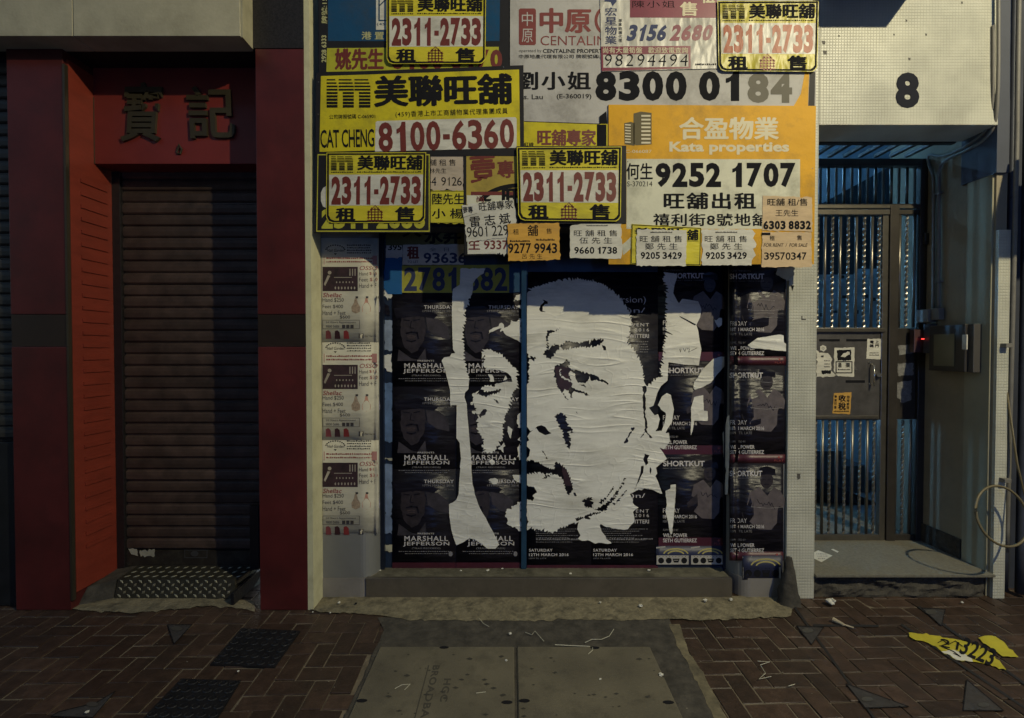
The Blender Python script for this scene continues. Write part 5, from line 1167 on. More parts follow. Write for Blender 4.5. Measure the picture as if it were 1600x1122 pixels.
# boombox strips
def boombox(label, pt, x0, x1, y0, y1, n, lift):
    e = empty('boombox_poster', pt((x0 + x1) / 2, y1), label, 'poster', 'boombox posters under the Shortkut posters')
    gridsheet('poster_sheet', x0, y0, x1, y1, pt, mat('boombox_navy', (.015, .018, .045), rough=.5, var=.3), e, lift, nx=16, ny=2)
    H = y1 - y0; w = (x1 - x0) / n
    b1, b2, b3 = Ink(pt), Ink(pt), Ink(pt)
    for i in range(n):
        a = x0 + w * i + 1; c = a + w - 4; t = y0 + H * .48; b = y1 - 2
        b1.p([(a, t), (c, t), (c, b), (a, b)])
        for q in (.14, .38, .86): b2.ell(a + (c - a) * q, (t + b) / 2 + 1, H * .15, H * .15, 14)
        b2.p([(a + (c - a) * .5, t + 5), (a + (c - a) * .72, t + 5), (a + (c - a) * .68, b - 3), (a + (c - a) * .54, b - 3)], [(a + (c - a) * .53, t + 7), (a + (c - a) * .69, t + 7), (a + (c - a) * .66, t + 8), (a + (c - a) * .55, t + 8)])
        for q in range(9): b2.ell(a + (c - a) * (.1 + .1 * q), t + 1.8, .6, .6, 6)
        for rr in (.45, .3): b3.p(arc(a + (c - a) * .6, t - 1, (c - a) * rr * .9, H * rr * .75, 190, 350) + arc(a + (c - a) * .6, t - 1, (c - a) * rr * .9 - 2.2, H * rr * .75 - 2.2, 350, 190))
        b1.line([(a, y0 + 3), (a + 13, y0 + 1.5)], 2.2)
    b1.make('boombox_body', mat('boombox_silver', (.38, .36, .32), var=.2), e, lift + .0006); b2.make('speakers', M_BLK, e, lift + .001); b3.make('yellow_arcs', mat('arc_yellow', (.42, .36, .12)), e, lift + .0008)
    return e
boombox('torn strip of navy boombox poster at the foot of the flat wall', onP, 1025, 1133, 853, 884, 2, .0045)
boombox('torn strip of boombox poster at the foot of the rounded pier', onRP, 1160, 1223, 868, 906, 1, .0055)
# small torn blue-white remnants between pier and posters
for k_, (y0, y1, col_) in enumerate(((500, 548, (.22, .27, .35)), (598, 690, (.10, .17, .30)), (715, 720, (.4, .38, .28)), (725, 835, (.16, .22, .33)), (850, 862, (.42, .40, .28)))):
    o = sheet('poster_remnant', [rough([(601, y0), (613, y0 + 1), (613, y1), (600, y1 - 1)], 1.4, 4, k_)], onP, mat('remnant_%d' % k_, col_, var=.4, vscale=12), None, .0012, .001)
    tag(o, ['pale blue poster remnant highest beside the left pier', 'blue poster remnant second from top beside the left pier', 'thin cream poster remnant in the middle beside the left pier', 'tall pale blue poster remnant low beside the left pier', 'cream poster remnant lowest beside the left pier'][k_], 'poster remnant')
for k_, pts in enumerate(([(601, 445), (609, 450), (613, 463), (606, 470), (600, 462)], [(597, 470), (608, 480), (609, 494), (600, 490)], [(600, 555), (612, 552), (612, 582), (600, 574)])):
    o = sheet('torn_flap', [rough(pts, 1.2, 3, k_ + 40)], onP, (M_WHITE, M_DARKP, M_WHITE)[k_], None, .003, .0015); tag(o, ['white torn flap above the left black poster edge', 'black torn flap beside the left pier', 'white torn flap beside the lettering of the top left poster'][k_], 'torn paper')
# ------------------------------------------------------------------ torn paper portrait (a stencil of paper left on the dark posters)
Z3, Z4, Z5, Z6, Z7, Z8 = (zoom(690, 400, 5.609), zoom(850, 400, 5.609), zoom(690, 560, 5.609), zoom(850, 560, 5.609), zoom(690, 720, 5.609), zoom(850, 720, 5.609))
W2, W3 = zoom(1020, 410, 4.488), zoom(1020, 650, 4.315)
pr = empty('torn_portrait', PY(880, 880, YP), 'large torn paper portrait of a staring man in white and black', 'portrait')
def hairy(pts, amp, seg, seed): return rough(pts, amp, seg, seed)
fill = lambda pts, a, s_, sd: rough(pts, a, s_, sd, 0, True)       # open stretch of outline
fillc = lambda pts, a, s_, sd: rough(pts, a, s_, sd)               # closed outline
# face, right panel
hairtop = fill([(823.5, 458), (832, 449), (845, 446), (860, 441), (875, 437), (890, 434), (915, 436), (935, 441), (950, 448), (960, 456), (968, 463), (974, 473), (980, 480), (985, 490), (986, 500), (990, 504), (985, 512), (983, 525), (981, 531), (986, 540), (990, 545), (993, 552), (999, 560), (1003, 568), (1005, 580), (1006, 596)], 2.6, 2.0, 1)
hair_r = fill([(1010, 603), (1015, 599), (1025, 590), (1036, 589), (1030, 581), (1033, 572), (1035, 555), (1038, 535), (1040, 520), (1040, 500), (1041, 485), (1040, 470), (1043, 452), (1036, 440), (1037, 425)], 3.0, 2.0, 2)
right_edge = [(1057, 428), (1058, 433), (1054, 445), (1052, 458), (1058, 470), (1061, 474), (1066, 467), (1080, 469), (1091, 471), (1096, 483), (1094, 496), (1088, 508), (1091, 517), (1093, 532), (1096, 546), (1092, 571), (1070, 570), (1044.5, 566), (1043, 595)]
ear = [(1040, 597), (1033, 603), (1027, 614), (1024, 625), (1021, 634), (1014, 637), (1018, 643), (1023, 649), (1028, 647), (1031, 655), (1028, 668), (1024, 674), (1034, 673), (1038, 662), (1041, 650), (1040, 645), (1033, 640), (1031, 636), (1028, 633), (1034, 620), (1042, 614), (1048, 617), (1053, 640), (1050, 660), (1043, 670), (1040, 677), (1045, 676), (1047, 690), (1037, 702), (1030, 699), (1036, 707), (1042, 717), (1032, 725), (1025, 731), (1027, 740), (1024, 744), (1028, 752), (1035, 772)]
jaw = fill([(1035, 772), (1021, 766), (1007, 763), (998, 765), (984, 772), (987, 777), (991, 789), (998, 793), (989, 800), (991, 807), (991, 816), (984, 823), (981, 827), (975, 828), (957, 826), (944, 822), (939, 819), (937, 821), (943, 834), (956, 849), (950, 850), (935, 848), (909, 845), (903, 842), (907, 837), (902, 827), (903, 820)], 1.0, 4, 3)
chin = fill([(903, 820), (894, 818), (877, 825), (868, 830), (861, 832), (850, 829), (840, 827), (827, 827), (823.5, 829)], 2.4, 2.0, 4)
leftedge = fill([(823.5, 829), (823.5, 822), (826, 815), (822.8, 806), (823.5, 780)], .6, 3, 5) + [(823.5, 780)] + fill([(823.5, 780), (832, 783), (835, 778), (832, 775), (839, 770), (836, 763), (829, 760), (823.5, 758)], 1.2, 2.4, 6) + [(823.5, 740)] + \
    fill([(823.5, 740), (840, 737), (850, 741), (863, 739), (853, 748), (846, 748), (849, 744), (862, 741), (875, 742), (880, 749), (884, 765), (888, 774), (895, 766), (892, 748), (886, 735), (876, 726), (868, 722), (866, 734), (855, 731), (843, 724), (832, 719), (824, 722)], 1.6, 1.9, 7)
leftedge2 = [(823.5, 716)] + fill([(823.5, 716), (827, 712), (828, 702), (823.5, 698)], .6, 2.4, 8) + [(823.5, 690), (827, 688), (824, 682), (828, 676), (832, 673), (840, 666), (846, 664.5), (852, 667), (857, 674), (862, 677), (852, 680), (842, 675), (838, 669), (829, 674), (823.5, 667)] + [(823.5, 640)] + \
    fill([(823.5, 600), (826, 590), (826, 578), (828, 570), (824, 566), (830, 561), (838, 561), (832, 557), (825, 558), (823.5, 552)], 1.6, 2.2, 9)
mainring = hairtop + hair_r + right_edge + ear + jaw + chin + leftedge + leftedge2
holes = []
H = lambda z, pts, amp=.9, seg=2.2, sd=0: holes.append(fillc(conv(z, pts), amp, seg, sd + len(holes)))
H(Z4, [(20, 740), (15, 700), (35, 650), (70, 650), (90, 655), (145, 632), (110, 660), (55, 675), (35, 720), (45, 790), (80, 790), (110, 760), (130, 790), (200, 745), (300, 760), (370, 745), (450, 730), (520, 725), (525, 745), (480, 785), (420, 800), (350, 800), (260, 810), (170, 830), (150, 800), (110, 830), (80, 880), (50, 905), (20, 880), (-5, 855), (20, 820)], 2.2, 1.9)   # brow
H(Z4, [(505, 775), (535, 790), (548, 825), (520, 825)], 1, 2)
H(Z6, [(90, 65), (170, 40), (190, 10), (230, 30), (215, 75), (240, 100), (300, 108), (380, 125), (450, 150), (510, 180), (555, 210), (560, 232), (500, 205), (440, 190), (410, 195), (400, 155), (385, 200), (340, 212), (300, 215), (275, 170), (268, 130), (230, 110), (215, 150), (245, 190), (200, 180), (150, 160), (140, 110), (160, 95), (135, 105), (140, 150), (180, 190), (240, 210), (250, 260), (300, 280), (370, 300), (400, 330), (330, 305), (260, 290), (240, 330), (255, 350), (232, 345), (215, 280), (180, 265), (160, 300), (215, 370), (180, 345), (150, 290), (110, 230), (90, 140)], 1.3, 1.8)   # eye and bridge
H(Z6, [(300, 235), (350, 228), (372, 262), (345, 240)], .6, 2)
H(Z6, [(95, 490), (150, 475), (190, 495), (200, 560), (235, 600), (255, 660), (215, 640), (240, 700), (235, 760), (215, 795), (185, 740), (165, 660), (125, 590), (105, 540)], 1.9, 1.9)   # nose side
H(Z6, [(275, 455), (300, 488), (285, 480)], .3, 4)
H(Z6, [(765, 605), (800, 610), (770, 640), (745, 690), (720, 760), (700, 745), (720, 700), (745, 655)], 1.4, 2)
H(Z5, [(875, 800), (895, 815), (930, 885), (905, 850)], .9, 2)
H(Z6, [(880, 835), (925, 850), (905, 880), (915, 920), (890, 940), (870, 890)], .8, 3)
H(Z6, [(850, 945), (875, 940), (870, 1000), (840, 1060), (808, 1125), (790, 1160), (825, 1060), (845, 1000)], .6, 3)
H(Z6, [(928, 950), (942, 970), (935, 1020), (925, 990)], .5, 3)
H(Z6, [(858, 250), (880, 240), (900, 260), (885, 330), (892, 400), (888, 480), (905, 560), (905, 640), (960, 710), (935, 700), (895, 650), (840, 700), (885, 640), (885, 560), (870, 480), (868, 400), (862, 340), (875, 300)], 1.1, 2.4)   # strip in front of ear
H(Z8, [(330, 350), (365, 340), (375, 310), (425, 325), (435, 385), (410, 415), (345, 405), (350, 380)], 1.9, 1.8)
H(Z8, [(410, 410), (460, 425), (500, 400), (540, 370), (600, 320), (620, 280), (650, 250), (690, 190), (705, 150), (700, 210), (660, 265), (650, 300), (590, 370), (560, 410), (535, 460), (500, 440), (455, 430)], 1.6, 1.8)
H(Z8, [(470, 378), (510, 340), (550, 310), (610, 220), (620, 240), (570, 300), (540, 345), (500, 380)], 1.6, 1.8)
H(Z8, [(615, 390), (640, 345), (690, 290), (725, 255), (690, 310), (650, 355)], 1.6, 1.8)
H(Z8, [(280, 500), (340, 490), (390, 470), (450, 450), (500, 455), (440, 480), (400, 485), (405, 515), (340, 508), (300, 530), (275, 535)], 1.6, 1.8)
H(Z8, [(255, 280), (275, 280), (290, 310), (265, 305)], .6, 2)
H(W2, [(180, 372), (305, 435), (295, 442), (200, 390)], .3, 5)
H(Z3, [(855, 465), (870, 430), (900, 400), (880, 378), (930, 400), (930, 420), (905, 420), (885, 450), (885, 480), (915, 490), (870, 490)], .5, 2)
H(Z6, [(735, 1115 - 1000), (745, 118), (742, 122)], .1, 9) if False else None
torn('paper_right_half', [mainring], holes, onP, M_WHITE, pr, .0068, cell=.6)
# face, left panel
L1 = fill(conv(Z3, [(165, 110), (385, 110), (370, 150), (300, 200), (275, 240), (275, 290)]), .8, 3, 11) + fill(conv(Z3, [(265, 340), (240, 370), (250, 400), (215, 450), (205, 490), (215, 520), (205, 600), (190, 660), (185, 720), (200, 780), (195, 840), (205, 900), (215, 960), (230, 1010), (240, 1090)]), 2.4, 1.9, 12) + \
    conv(Z5, [(240, 200), (235, 270), (205, 300), (200, 340), (220, 400), (225, 500), (235, 600), (245, 720), (255, 830), (260, 900), (262, 1000)]) + fill(conv(Z7, [(262, 100), (270, 200), (290, 290), (320, 380), (360, 460), (410, 550), (450, 620), (490, 700), (500, 740), (470, 772), (400, 770), (350, 730), (290, 690), (240, 680), (190, 715), (130, 740), (110, 690), (85, 600), (70, 500), (65, 380)]), .5, 7, 13) + \
    conv(Z7, [(65, 380), (100, 365), (130, 340), (150, 290), (155, 180), (165, 60)]) + conv(Z5, [(160, 960), (170, 880), (158, 740), (130, 700), (132, 410), (85, 410), (85, 430), (75, 400), (75, 280), (55, 200), (30, 100), (0, 20)]) + conv(Z3, [(20, 890), (75, 880), (85, 855), (120, 850), (100, 820), (95, 700), (90, 500), (95, 320), (100, 290), (160, 250)])
torn('paper_left_strip', [L1], [], onP, M_WHITE, pr, .0066, cell=.6)
L2 = conv(Z5, [(380, 102), (450, 98), (520, 105), (580, 130), (610, 160), (620, 205), (560, 204)]) + fill(conv(Z5, [(520, 215), (470, 225), (500, 238), (440, 245), (390, 240), (350, 260), (370, 290), (440, 285), (520, 272), (525, 290), (440, 322), (380, 335), (330, 320), (290, 305), (265, 320), (280, 340), (275, 370), (290, 420), (310, 460), (300, 480), (330, 500), (310, 540), (330, 580), (305, 610), (330, 640), (350, 690), (385, 740), (350, 770), (390, 820), (430, 832), (470, 800), (500, 760), (530, 700), (540, 640), (525, 600), (550, 560), (555, 500), (575, 460), (590, 400), (610, 340), (650, 260), (660, 210), (662, 150), (655, 100)]), 2.0, 1.9, 14) + \
    fill(conv(Z3, [(655, 1000), (640, 980), (600, 940), (560, 900), (520, 865), (480, 850), (440, 825), (390, 820), (355, 855), (385, 880), (370, 930), (365, 960), (395, 965), (385, 995)]), 2.2, 1.9, 15)
h2 = [fillc(conv(Z5, [(448, 348), (470, 360), (490, 370), (510, 410), (490, 395), (465, 370)]), .7, 2, 2), fillc(conv(Z5, [(345, 470), (375, 445), (400, 460), (385, 490), (345, 525), (330, 510)]), 1.0, 2, 5), conv(Z3, [(455, 960), (475, 960), (472, 966), (460, 965)])]
torn('paper_left_eye', [L2], h2, onP, M_WHITE, pr, .0066, cell=.6)
for k_, (z, pts, a) in enumerate(((Z3, [(697, 548), (665, 540), (688, 556), (640, 575), (608, 565), (602, 600), (548, 632), (545, 600), (528, 585), (510, 590), (500, 615), (470, 625), (440, 640), (400, 680), (420, 675), (470, 652), (535, 632), (512, 668), (540, 655), (560, 690), (600, 710), (640, 730), (697, 765)], 1.2),
        (Z3, [(697, 325), (650, 345), (640, 385), (622, 400), (665, 392), (697, 382)], 1.2), (Z3, [(697, 400), (700, 430), (655, 442), (697, 470)], .8),
        (Z5, [(405, 140), (445, 140), (455, 165), (462, 206), (420, 200), (425, 170)], .5), (Z5, [(560, 150), (577, 180), (560, 190), (540, 195)], .3),
        (Z5, [(582, 592), (620, 620), (615, 650), (605, 704), (595, 690), (578, 640)], .3), (Z5, [(697, 465), (665, 500), (658, 560), (675, 600), (697, 612)], .5),
        (Z5, [(692, 685), (665, 715), (692, 745), (665, 780), (672, 830), (660, 868), (697, 890)], 1.1), (Z5, [(640, 595), (692, 606), (690, 612)], .2),
        (Z5, [(545, 735), (560, 770), (540, 780), (545, 830), (520, 800), (490, 790), (520, 770)], 1.0), (Z7, [(697, 352), (640, 390), (590, 420), (560, 450), (555, 480), (580, 530), (600, 570), (650, 592), (697, 618)], 1.4),
        (Z7, [(620, 122), (697, 125), (690, 202), (655, 180), (630, 150)], 1.1), (Z7, [(415, 175), (450, 155), (495, 165), (480, 205), (440, 200)], 1.4),
        (Z5, [(255, 385), (290, 380), (270, 410), (252, 405)], .8), (Z5, [(265, 460), (305, 462), (290, 490), (268, 480)], .8), (Z5, [(410, 905), (440, 880), (470, 910), (440, 935)], 1.0), (Z5, [(640, 865), (655, 890), (625, 890)], .3))):
    torn('paper_fragment', [fillc(conv(z, pts), a, 2.4, 60 + k_)], [], onP, M_WHITE, pr, .0066, cell=.6)
# reddish areas showing through the portrait (poster layer below) beside the eye and the mouth corner
Ink(onP, Z6).p(rough([(95, 70), (240, 80), (245, 230), (200, 300), (110, 240)], 3, 9, 1)).make('rust_layer', mat('rust_layer', (.03, .011, .009), rough=.5, var=.8, vscale=25), pr, .0045)
Ink(onP, Z6).p(rough([(150, 930), (230, 960), (245, 1120), (180, 1120)], 3, 9, 2)).make('rust_layer', mat('rust_layer', (.03, .011, .009)), pr, .0045)
# torn white patches on the dark posters
for k_, (z, pts, lab, pt_) in enumerate(((W2, [(430, 400), (445, 408), (465, 388), (485, 390), (485, 440), (460, 458)], 'tiny white torn patch on the upper flat Shortkut poster', onP),
        (W2, [(285, 880), (290, 840), (320, 800), (350, 750), (400, 700), (425, 675), (480, 660), (525, 665), (510, 720), (440, 800), (400, 850), (340, 880), (295, 895)], 'leaf-shaped white torn patch between two flat Shortkut posters', onP),
        (W2, [(290, 945), (355, 930), (357, 1040), (385, 1042), (385, 1112), (290, 1112), (280, 1180), (265, 1220), (270, 1060), (268, 1020)], 'stepped white torn patch on the middle flat Shortkut poster', onP),
        (W3, [(155, 460), (120, 465), (120, 490), (85, 505), (95, 600), (85, 640), (100, 700), (120, 800), (130, 795), (145, 650), (155, 520)], 'dagger-shaped white torn patch on the lowest flat Shortkut poster', onP),
        (W2, [(690, 600), (665, 580), (735, 530), (890, 505), (918, 512), (920, 560), (935, 572), (935, 625), (740, 605)], 'pale torn patch across the top poster of the rounded pier', onRP),
        (W3, [(515, -10), (500, 10), (485, 90), (470, 120), (480, 300), (495, 370), (480, 480), (485, 530), (505, 530), (515, 300), (518, 60)], 'long pale peeling strip at the left edge of the rounded pier', onRP))):
    o = torn('torn_patch', [rough(conv(z, pts), .4, 4, 80 + k_)], [], pt_, M_WHITE, None, .0078, cell=.7); tag(o, lab, 'torn paper', 'torn white patches')
Ink(onP, W2).line([(180, 590), (195, 630), (200, 580), (225, 625), (240, 585), (245, 610), (270, 575), (250, 630), (310, 600)], 3).make('scrawl', M_BLK, pr, .0078)
s = MB(); 
tp = sheet('peeling_corner_tape', [rough([(1215, 418), (1242, 418), (1241, 430), (1230, 440), (1212, 428)], 1, 3, 9)], onY(YS - .03), mat('curling_paper', (.3, .29, .2), var=.4), None, .0, .003); tag(tp, 'curled scrap of paper at the top corner of the tiled pier', 'torn paper')
o = sheet('paper_scrap', [rough([(1236, 446), (1241, 446), (1238, 455)], .4, 3, 9)], onY(YS - .022), M_BLK, None, .0, .002); tag(o, 'tiny dark scrap stuck on the tiled pier', 'torn paper')
# cement lump at foot of tiled pier
lump = MB(); rn = random.Random(3)
q0 = PZ(1238, 948)
for i in range(1):
    n_, m_ = 14, 7
    for a in range(m_ + 1):
        for b in range(n_):
            th = 2 * math.pi * b / n_; t = a / m_; r_ = (.075 * (1 - t * .75)) * (1 + .3 * noise.noise(Vector((math.cos(th) * 2, math.sin(th) * 2, t * 5))))
            lump.v.append((q0.x + r_ * math.cos(th), q0.y + .04 + r_ * math.sin(th) * .8, t * .30 - .005))
    for a in range(m_):
        for b in range(n_): lump.f.append((a * n_ + b, a * n_ + (b + 1) % n_, (a + 1) * n_ + (b + 1) % n_, (a + 1) * n_ + b))
    lump.f.append(tuple(m_ * n_ + b for b in range(n_)))
o = lump.build('cement_lump', M_DMORT, None, True); tag(o, 'rough grey cement lump at the foot of the tiled pier', 'cement')
# ------------------------------------------------------------------ nail salon leaflets on the left pier
onLP = onF(fL)
DRED = mat('leaflet_red', (.24, .03, .03), var=.2); BRN = mat('leaflet_black', (.035, .03, .03), var=.3)
PINK = mat('leaflet_pink', (.40, .19, .16), var=.2, vscale=30)
M_LEAF = paper('leaflet_paper', (.52, .49, .38), bump2=.004)
for u in range(3):
    dy = u * 153; y0 = (372, 535, 688)[u]; y1 = (536, 689, 833)[u]; L = .0022 + .0003 * u
    e = empty('nail_leaflet', onLP(545, y1), ('topmost nail salon price leaflet on the grey pier', 'middle nail salon price leaflet on the grey pier', 'lowest nail salon price leaflet on the grey pier')[u], 'leaflet', 'nail salon leaflets')
    gridsheet('leaflet_sheet', 503 - (1 if u == 0 else 0), y0, 592, y1, onLP, M_LEAF, e, L, nx=30, ny=3)
    k = Ink(onLP); k.r(506, 399.5 + dy, 589, 413.5 + dy).make('pink_band', PINK, e, L + .0006)
    k = Ink(onLP); k.r(504, 417 + dy, 559, 455 + dy)
    k.make('nail_photo', mat('leaflet_photo', (.03, .012, .016), var=.8, vscale=16), e, L + .0006)
    k = Ink(onLP)
    for i in range(7): k.ell(524 + i * 5, 450 + dy, 1.2, 2.3, 8)
    for i in range(6): k.ell(526 + i * 5, 441 + dy, 1.0, 1.6, 8)
    for i in range(3): k.r(546 + i * 4, 420 + dy, 547.6 + i * 4, 431 + dy)
    k.p([(506, 444 + dy), (512, 430 + dy), (516, 431 + dy), (508, 447 + dy)]).ell(515, 426 + dy, 3, 3, 8).r(522, 433 + dy, 550, 434 + dy)
    k.make('photo_highlights', mat('photo_white', (.34, .30, .24), var=.4), e, L + .0010)
    k = Ink(onLP)
    k.t('OSSO', 562, 415.5 + dy, 590, 422 + dy, bold=0, shear=.2).t('Shellac', 504.5, 457.5 + dy, 534, 464.5 + dy, bold=.01, shear=.2).t('$15', 577, 425 + dy, 589, 430 + dy, bold=0).t('$30', 578, 434 + dy, 590, 440 + dy, bold=0).scribble(510, 402 + dy, 586, 404.5 + dy, step=2.6, seed=u).scribble(510, 407.5 + dy, 586, 410 + dy, step=2.6, seed=u + 4)
    k.make('red_lettering', DRED, e, L + .0010)
    k = Ink(onLP)
    k.t('Hand', 561, 425 + dy, 575, 430.5 + dy, bold=0).t('Feet', 561, 434 + dy, 575, 440 + dy, bold=0).t('Hand + F', 561, 443 + dy, 588, 450 + dy, bold=0)
    k.t('Hand $250', 504, 465.5 + dy, 537, 472.5 + dy, bold=.0).t('Feet $400', 504, 476 + dy, 536, 482.5 + dy, bold=0).t('Hand + Feet', 504, 485.5 + dy, 540, 492.5 + dy, bold=0).t('$600', 531, 493 + dy, 547, 498.5 + dy, bold=0)
    k.t('24 Hours Appointment', 509, 502 + dy, 556, 506 + dy, bold=-.006).t('9800 5686', 509, 508 + dy, 530, 512 + dy, bold=-.006)
    k.frame(504, 500 + dy, 562, 514 + dy, .5)
    for i in range(3): k.r(534.5 + i * 6.5, 507.5 + dy, 539.5 + i * 6.5, 513 + dy)
    k.r(560.5, 521 + dy, 568, 529 + dy).t('Nail Garden', 570, 523.5 + dy, 588, 526.5 + dy, bold=0)
    if u < 2 or True:
        ly = (382 if u == 0 else 535 + (u - 1) * 153) - 0
        k.t('Nail Garden', 511, ly + 7, 538, ly + 11.5, bold=0, shear=.2)
        for i in range(11):
            a = R(200 + i * 14); k.ell(524 + 15.5 * math.cos(a), ly + 11 + 10 * math.sin(a), 1.3, 1.1, 6)
        k.p([(521.5, ly + 14), (526.5, ly + 14), (524, ly + 16.5)])
        for i in range(4): k.scribble(542, ly + i * 4, 580, ly + i * 4 + 2, step=2.6, seed=i + u)
    k.make('black_lettering', BRN, e, L + .0010)
    Ink(onLP).t('f', 562.5, 522 + dy, 567, 528.5 + dy, bold=.04).make('white_mark', M_WINK, e, L + .0014)
    for i, colr in enumerate(((.32, .24, .16), (.40, .20, .14), (.18, .17, .22))):
        cx = 556 + i * 16.5 + (1 if i == 2 else 0); w = 7 if i < 2 else 4
        k = Ink(onLP); k.p([(cx - 1.5, 466 + dy), (cx + 1.5, 466 + dy), (cx + 3, 473 + dy), (cx + w, 480 + dy), (cx + w * .9, 487 + dy), (cx, 490 + dy), (cx - w * .9, 487 + dy), (cx - w, 480 + dy), (cx - 3, 473 + dy)]); k.make('perfume_picture', mat('perfume_%d' % i, colr, var=.5, vscale=60), e, L + .0008)
    k = Ink(onLP)
    for i in range(3): k.r(555.5 + i * 16, 463 + dy, 559.5 + i * 16, 466.2 + dy)
    k.make('bottle_caps', BRN, e, L + .001)
    for i, colr in enumerate(((.14, .03, .04), (.04, .015, .02), (.20, .03, .03))):
        cx = 513 + i * 14; k = Ink(onLP); k.p([(cx - 4, 517.5 + dy), (cx, 516 + dy), (cx + 3.5, 519 + dy), (cx + 4.8, 529.5 + dy), (cx - 4, 529.5 + dy)]); k.make('nail_picture', mat('nail_%d' % i, colr, rough=.3, var=.4), e, L + .0008)
# ------------------------------------------------------------------ litter
def straw(label, pts, r=.0016, col=(.42, .40, .3), grp='straws and fibres on the ground', cat='litter'):
    e = MB().tube([PZ(x, y, .014) for x, y in pts], r, 5).build('straw', mat('straw', col, var=.2), None); tag(e, label, cat, grp); return e
straw('bent pale fibre lying on the dark mortar left of centre', [(821, 988), (831, 992), (836, 986), (850, 1002)])
straw('curved pale fibre on the dark mortar right of centre', [(959, 983), (952, 994), (940, 999), (925, 999), (914, 1004)])
straw('straight pale straw along the top of the right concrete cover', [(867, 1007.5), (922, 1010)], .0022)
straw('short bent straw over the cover keyhole', [(926, 1012), (926, 1016), (919, 1022)])
straw('forked pale straw on the left concrete cover', [(617, 1076), (628, 1070), (641, 1069), (632, 1078)])
straw('short pale straw right part of the left cover', [(744, 1083), (759, 1081)], .0018)
straw('pale fibre on the mortar near the cement apron', [(749, 966), (755, 974), (764, 979)])
straw('crossed pale straws on the right brown bricks', [(1184, 1033), (1203, 1034), (1188, 1039), (1196, 1052), (1186, 1061), (1205, 1057)])
straw('single short straw on the right brown bricks', [(1232, 1072), (1242, 1069)])
def scrap(label, x, y, r, z=.012, m=None, seed=1, pt=None, cat='litter', name='paper_scrap', h=.6):
    rn_ = random.Random(seed); c = (pt or (lambda a, b: PZ(a, b, z)))(x, y); V = []; F = []; n_, m_ = 9, 5
    for a in range(m_ + 1):
        ph = math.pi * a / m_
        for b in range(n_):
            th = 2 * math.pi * b / n_; rr = r * rn_.uniform(.6, 1.25)
            V.append((c.x + rr * math.sin(ph) * math.cos(th), c.y + rr * math.sin(ph) * math.sin(th), c.z + r * h + rr * h * math.cos(ph)))
    for a in range(m_):
        for b in range(n_): F.append((a * n_ + b, a * n_ + (b + 1) % n_, (a + 1) * n_ + (b + 1) % n_, (a + 1) * n_ + b))
    o = link(name, V, F, m or M_NOTE); tag(o, label, cat, 'scraps of litter'); return o
SCR = [('crumpled white tissue lying in front of the doorstep', 1299, 944, .028), ('small white scrap at the right end of the cement apron', 1102, 940, .013), ('white scrap by the sill, second from right', 1142, 938, .012),
       ('white scrap pair on the cement apron centre right', 1001, 948, .012), ('small scrap under the centre of the sill', 938, 942, .008), ('tiny white scrap on the dark mortar', 797, 991, .009),
       ('white scrap on the right cover near its corner', 1033, 1056, .011), ('speck of paper left on the right cover', 791, 1033, .007), ('speck of paper in the middle of the right cover', 938, 1062, .006), ('dark scrap on the cement left of the sill', 556, 944, .008),
       ('whitish cigarette pack corner near the left pier base', 530, 943, .010), ('small crumb by the red column foot', 516, 958, .006), ('small white crumb on the left bricks', 372, 1050, .006), ('white crumb near the left edge of the paving', 136, 1114, .008),
       ('white crumb left in front of the cream wall', 489, 957, .005), ('white speck beside the lower step crumb', 1503, 942, .008)]
for i, (lb, x, y, r) in enumerate(SCR): scrap(lb, x, y, r, seed=i, m=M_BLK if 'dark' in lb and 'mortar' not in lb else None)
zs = ZSILL - .004
for i, (lb, x, y, r) in enumerate((('pointed white scrap on the sill left of the post', 762, 892, .012), ('small white scrap on the sill under the post', 785, 889, .008), ('white scrap on the sill under the portrait chin', 891, 897, .010), ('white scrap on the sill below the right maroon strip', 1014, 892, .012), ('small scrap at the left end of the sill', 594, 892, .009), ('reddish scrap on the sill left of centre', 720, 892, .008))):
    scrap(lb, x, y, r, seed=i + 30, pt=lambda a, b: PZ(a, b, zs), h=.4)
# cigarette end
e = empty('cigarette_end', PZ(1312, 970), 'long cigarette end beside the triangular key plate', 'litter'); s = MB(); s.tube([PZ(1302, 968, .016), PZ(1318, 976, .014)], [.014, .008], 8); s.tube([PZ(1318, 976, .012), PZ(1334, 981, .012)], [.006, .004], 8); s.build('end', mat('cigarette', (.36, .30, .2)), e)
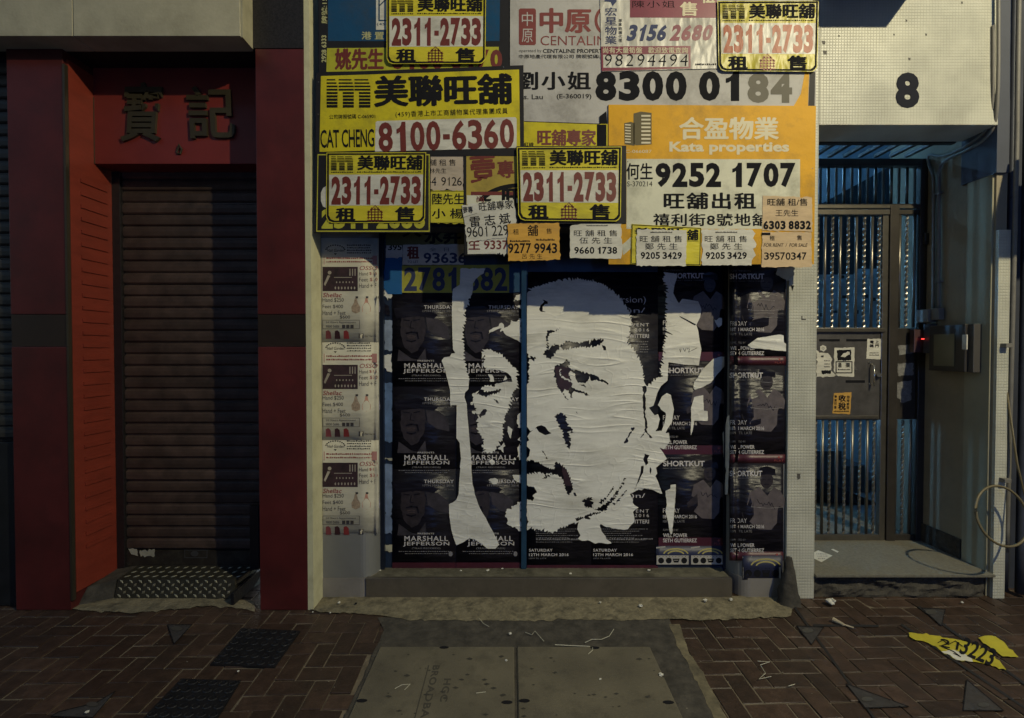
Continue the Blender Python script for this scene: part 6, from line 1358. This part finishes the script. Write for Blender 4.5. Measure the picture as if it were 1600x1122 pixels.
# torn yellow sign on the ground
ZR = zoom(1160, 842, 3.636)
e = empty('fallen_sign', PZ(1500, 1015), 'torn yellow printed sheet lying on the bricks at right', 'litter')
sheet('yellow_sheet', [rough(conv(ZR, [(945, 532), (1100, 550), (1240, 575), (1360, 610), (1420, 650), (1460, 690), (1500, 745), (1440, 725), (1330, 700), (1230, 690), (1150, 655), (1100, 610), (1040, 585), (985, 575), (950, 555)]), 1.0, 5, 3)], onG(0), mat('fallen_yellow', (.42, .36, .03), var=.25, rough=.5), e, .006, .003)
sheet('yellow_piece', [rough(conv(ZR, [(1340, 562), (1375, 550), (1440, 555), (1480, 580), (1570, 672), (1480, 668), (1400, 610)]), .8, 5, 5)], onG(0), mat('fallen_yellow', (.42, .36, .03)), e, .008, .003)
sheet('white_piece', [rough(conv(ZR, [(1130, 640), (1200, 630), (1300, 670), (1310, 698), (1230, 690)]), .8, 5, 6)], onG(0), M_NOTE, e, .0075, .002)
k = Ink(onG(0), ZR); k.t('3223', 1240, 590, 1440, 690, ang=22, bold=.02).t('21', 1120, 575, 1230, 620, ang=12, bold=.0).line([(1110, 590), (1140, 575), (1170, 600), (1210, 580), (1250, 610)], 5).line([(1130, 610), (1200, 640), (1240, 670), (1200, 650)], 5).make('lettering', M_BLK, e, .0085)
o = sheet('leaflet', [conv(ZR, [(400, 80), (430, 65), (512, 95), (450, 132), (402, 110)])], onG(zf), M_NOTE, None, .003, .002); tag(o, 'white printed leaflet lying on the doorstep beside the tiled pier', 'litter')
Ink(onG(zf), ZR).scribble(420, 82, 480, 88, step=10).scribble(425, 95, 485, 100, step=10, seed=4).scribble(430, 108, 470, 114, step=10, seed=6).make('leaflet_print', M_TXTD, o, .0045)
o = sheet('paper_scrap', [conv(ZR, [(503, 60), (515, 57), (548, 72), (540, 78)])], onG(zf), M_NOTE, None, .003, .002); tag(o, 'small folded white paper on the doorstep', 'litter')

# gum marks and drips on the covers and bricks
random.seed(44)
k = Ink(onG(0))
for i in range(46):
    x, y = random.uniform(585, 1040), random.uniform(1022, 1120); r = random.uniform(1.2, 4.5)
    k.p(rough([(x - r * 1.3, y), (x, y - r * .5), (x + r * 1.3, y), (x, y + r * .5)], .5, 2, i))
tag(k.make('gum_stains', mat('gum_dark', (.035, .032, .024), rough=.9), None, .0146), kind='stuff', label='dark gum marks on the concrete covers', cat='stain')
k = Ink(onG(0))
for i in range(60):
    x, y = random.uniform(10, 1590), random.uniform(965, 1118); r = random.uniform(.5, 1.3)
    if 540 < x < 1060: continue
    k.p([(x - r * 1.3, y), (x, y - r * .5), (x + r * 1.3, y), (x, y + r * .5)])
tag(k.make('pale_specks', mat('pale_speck', (.22, .20, .15), rough=.9), None, .0035), kind='stuff', label='pale specks of grit on the bricks', cat='grit')
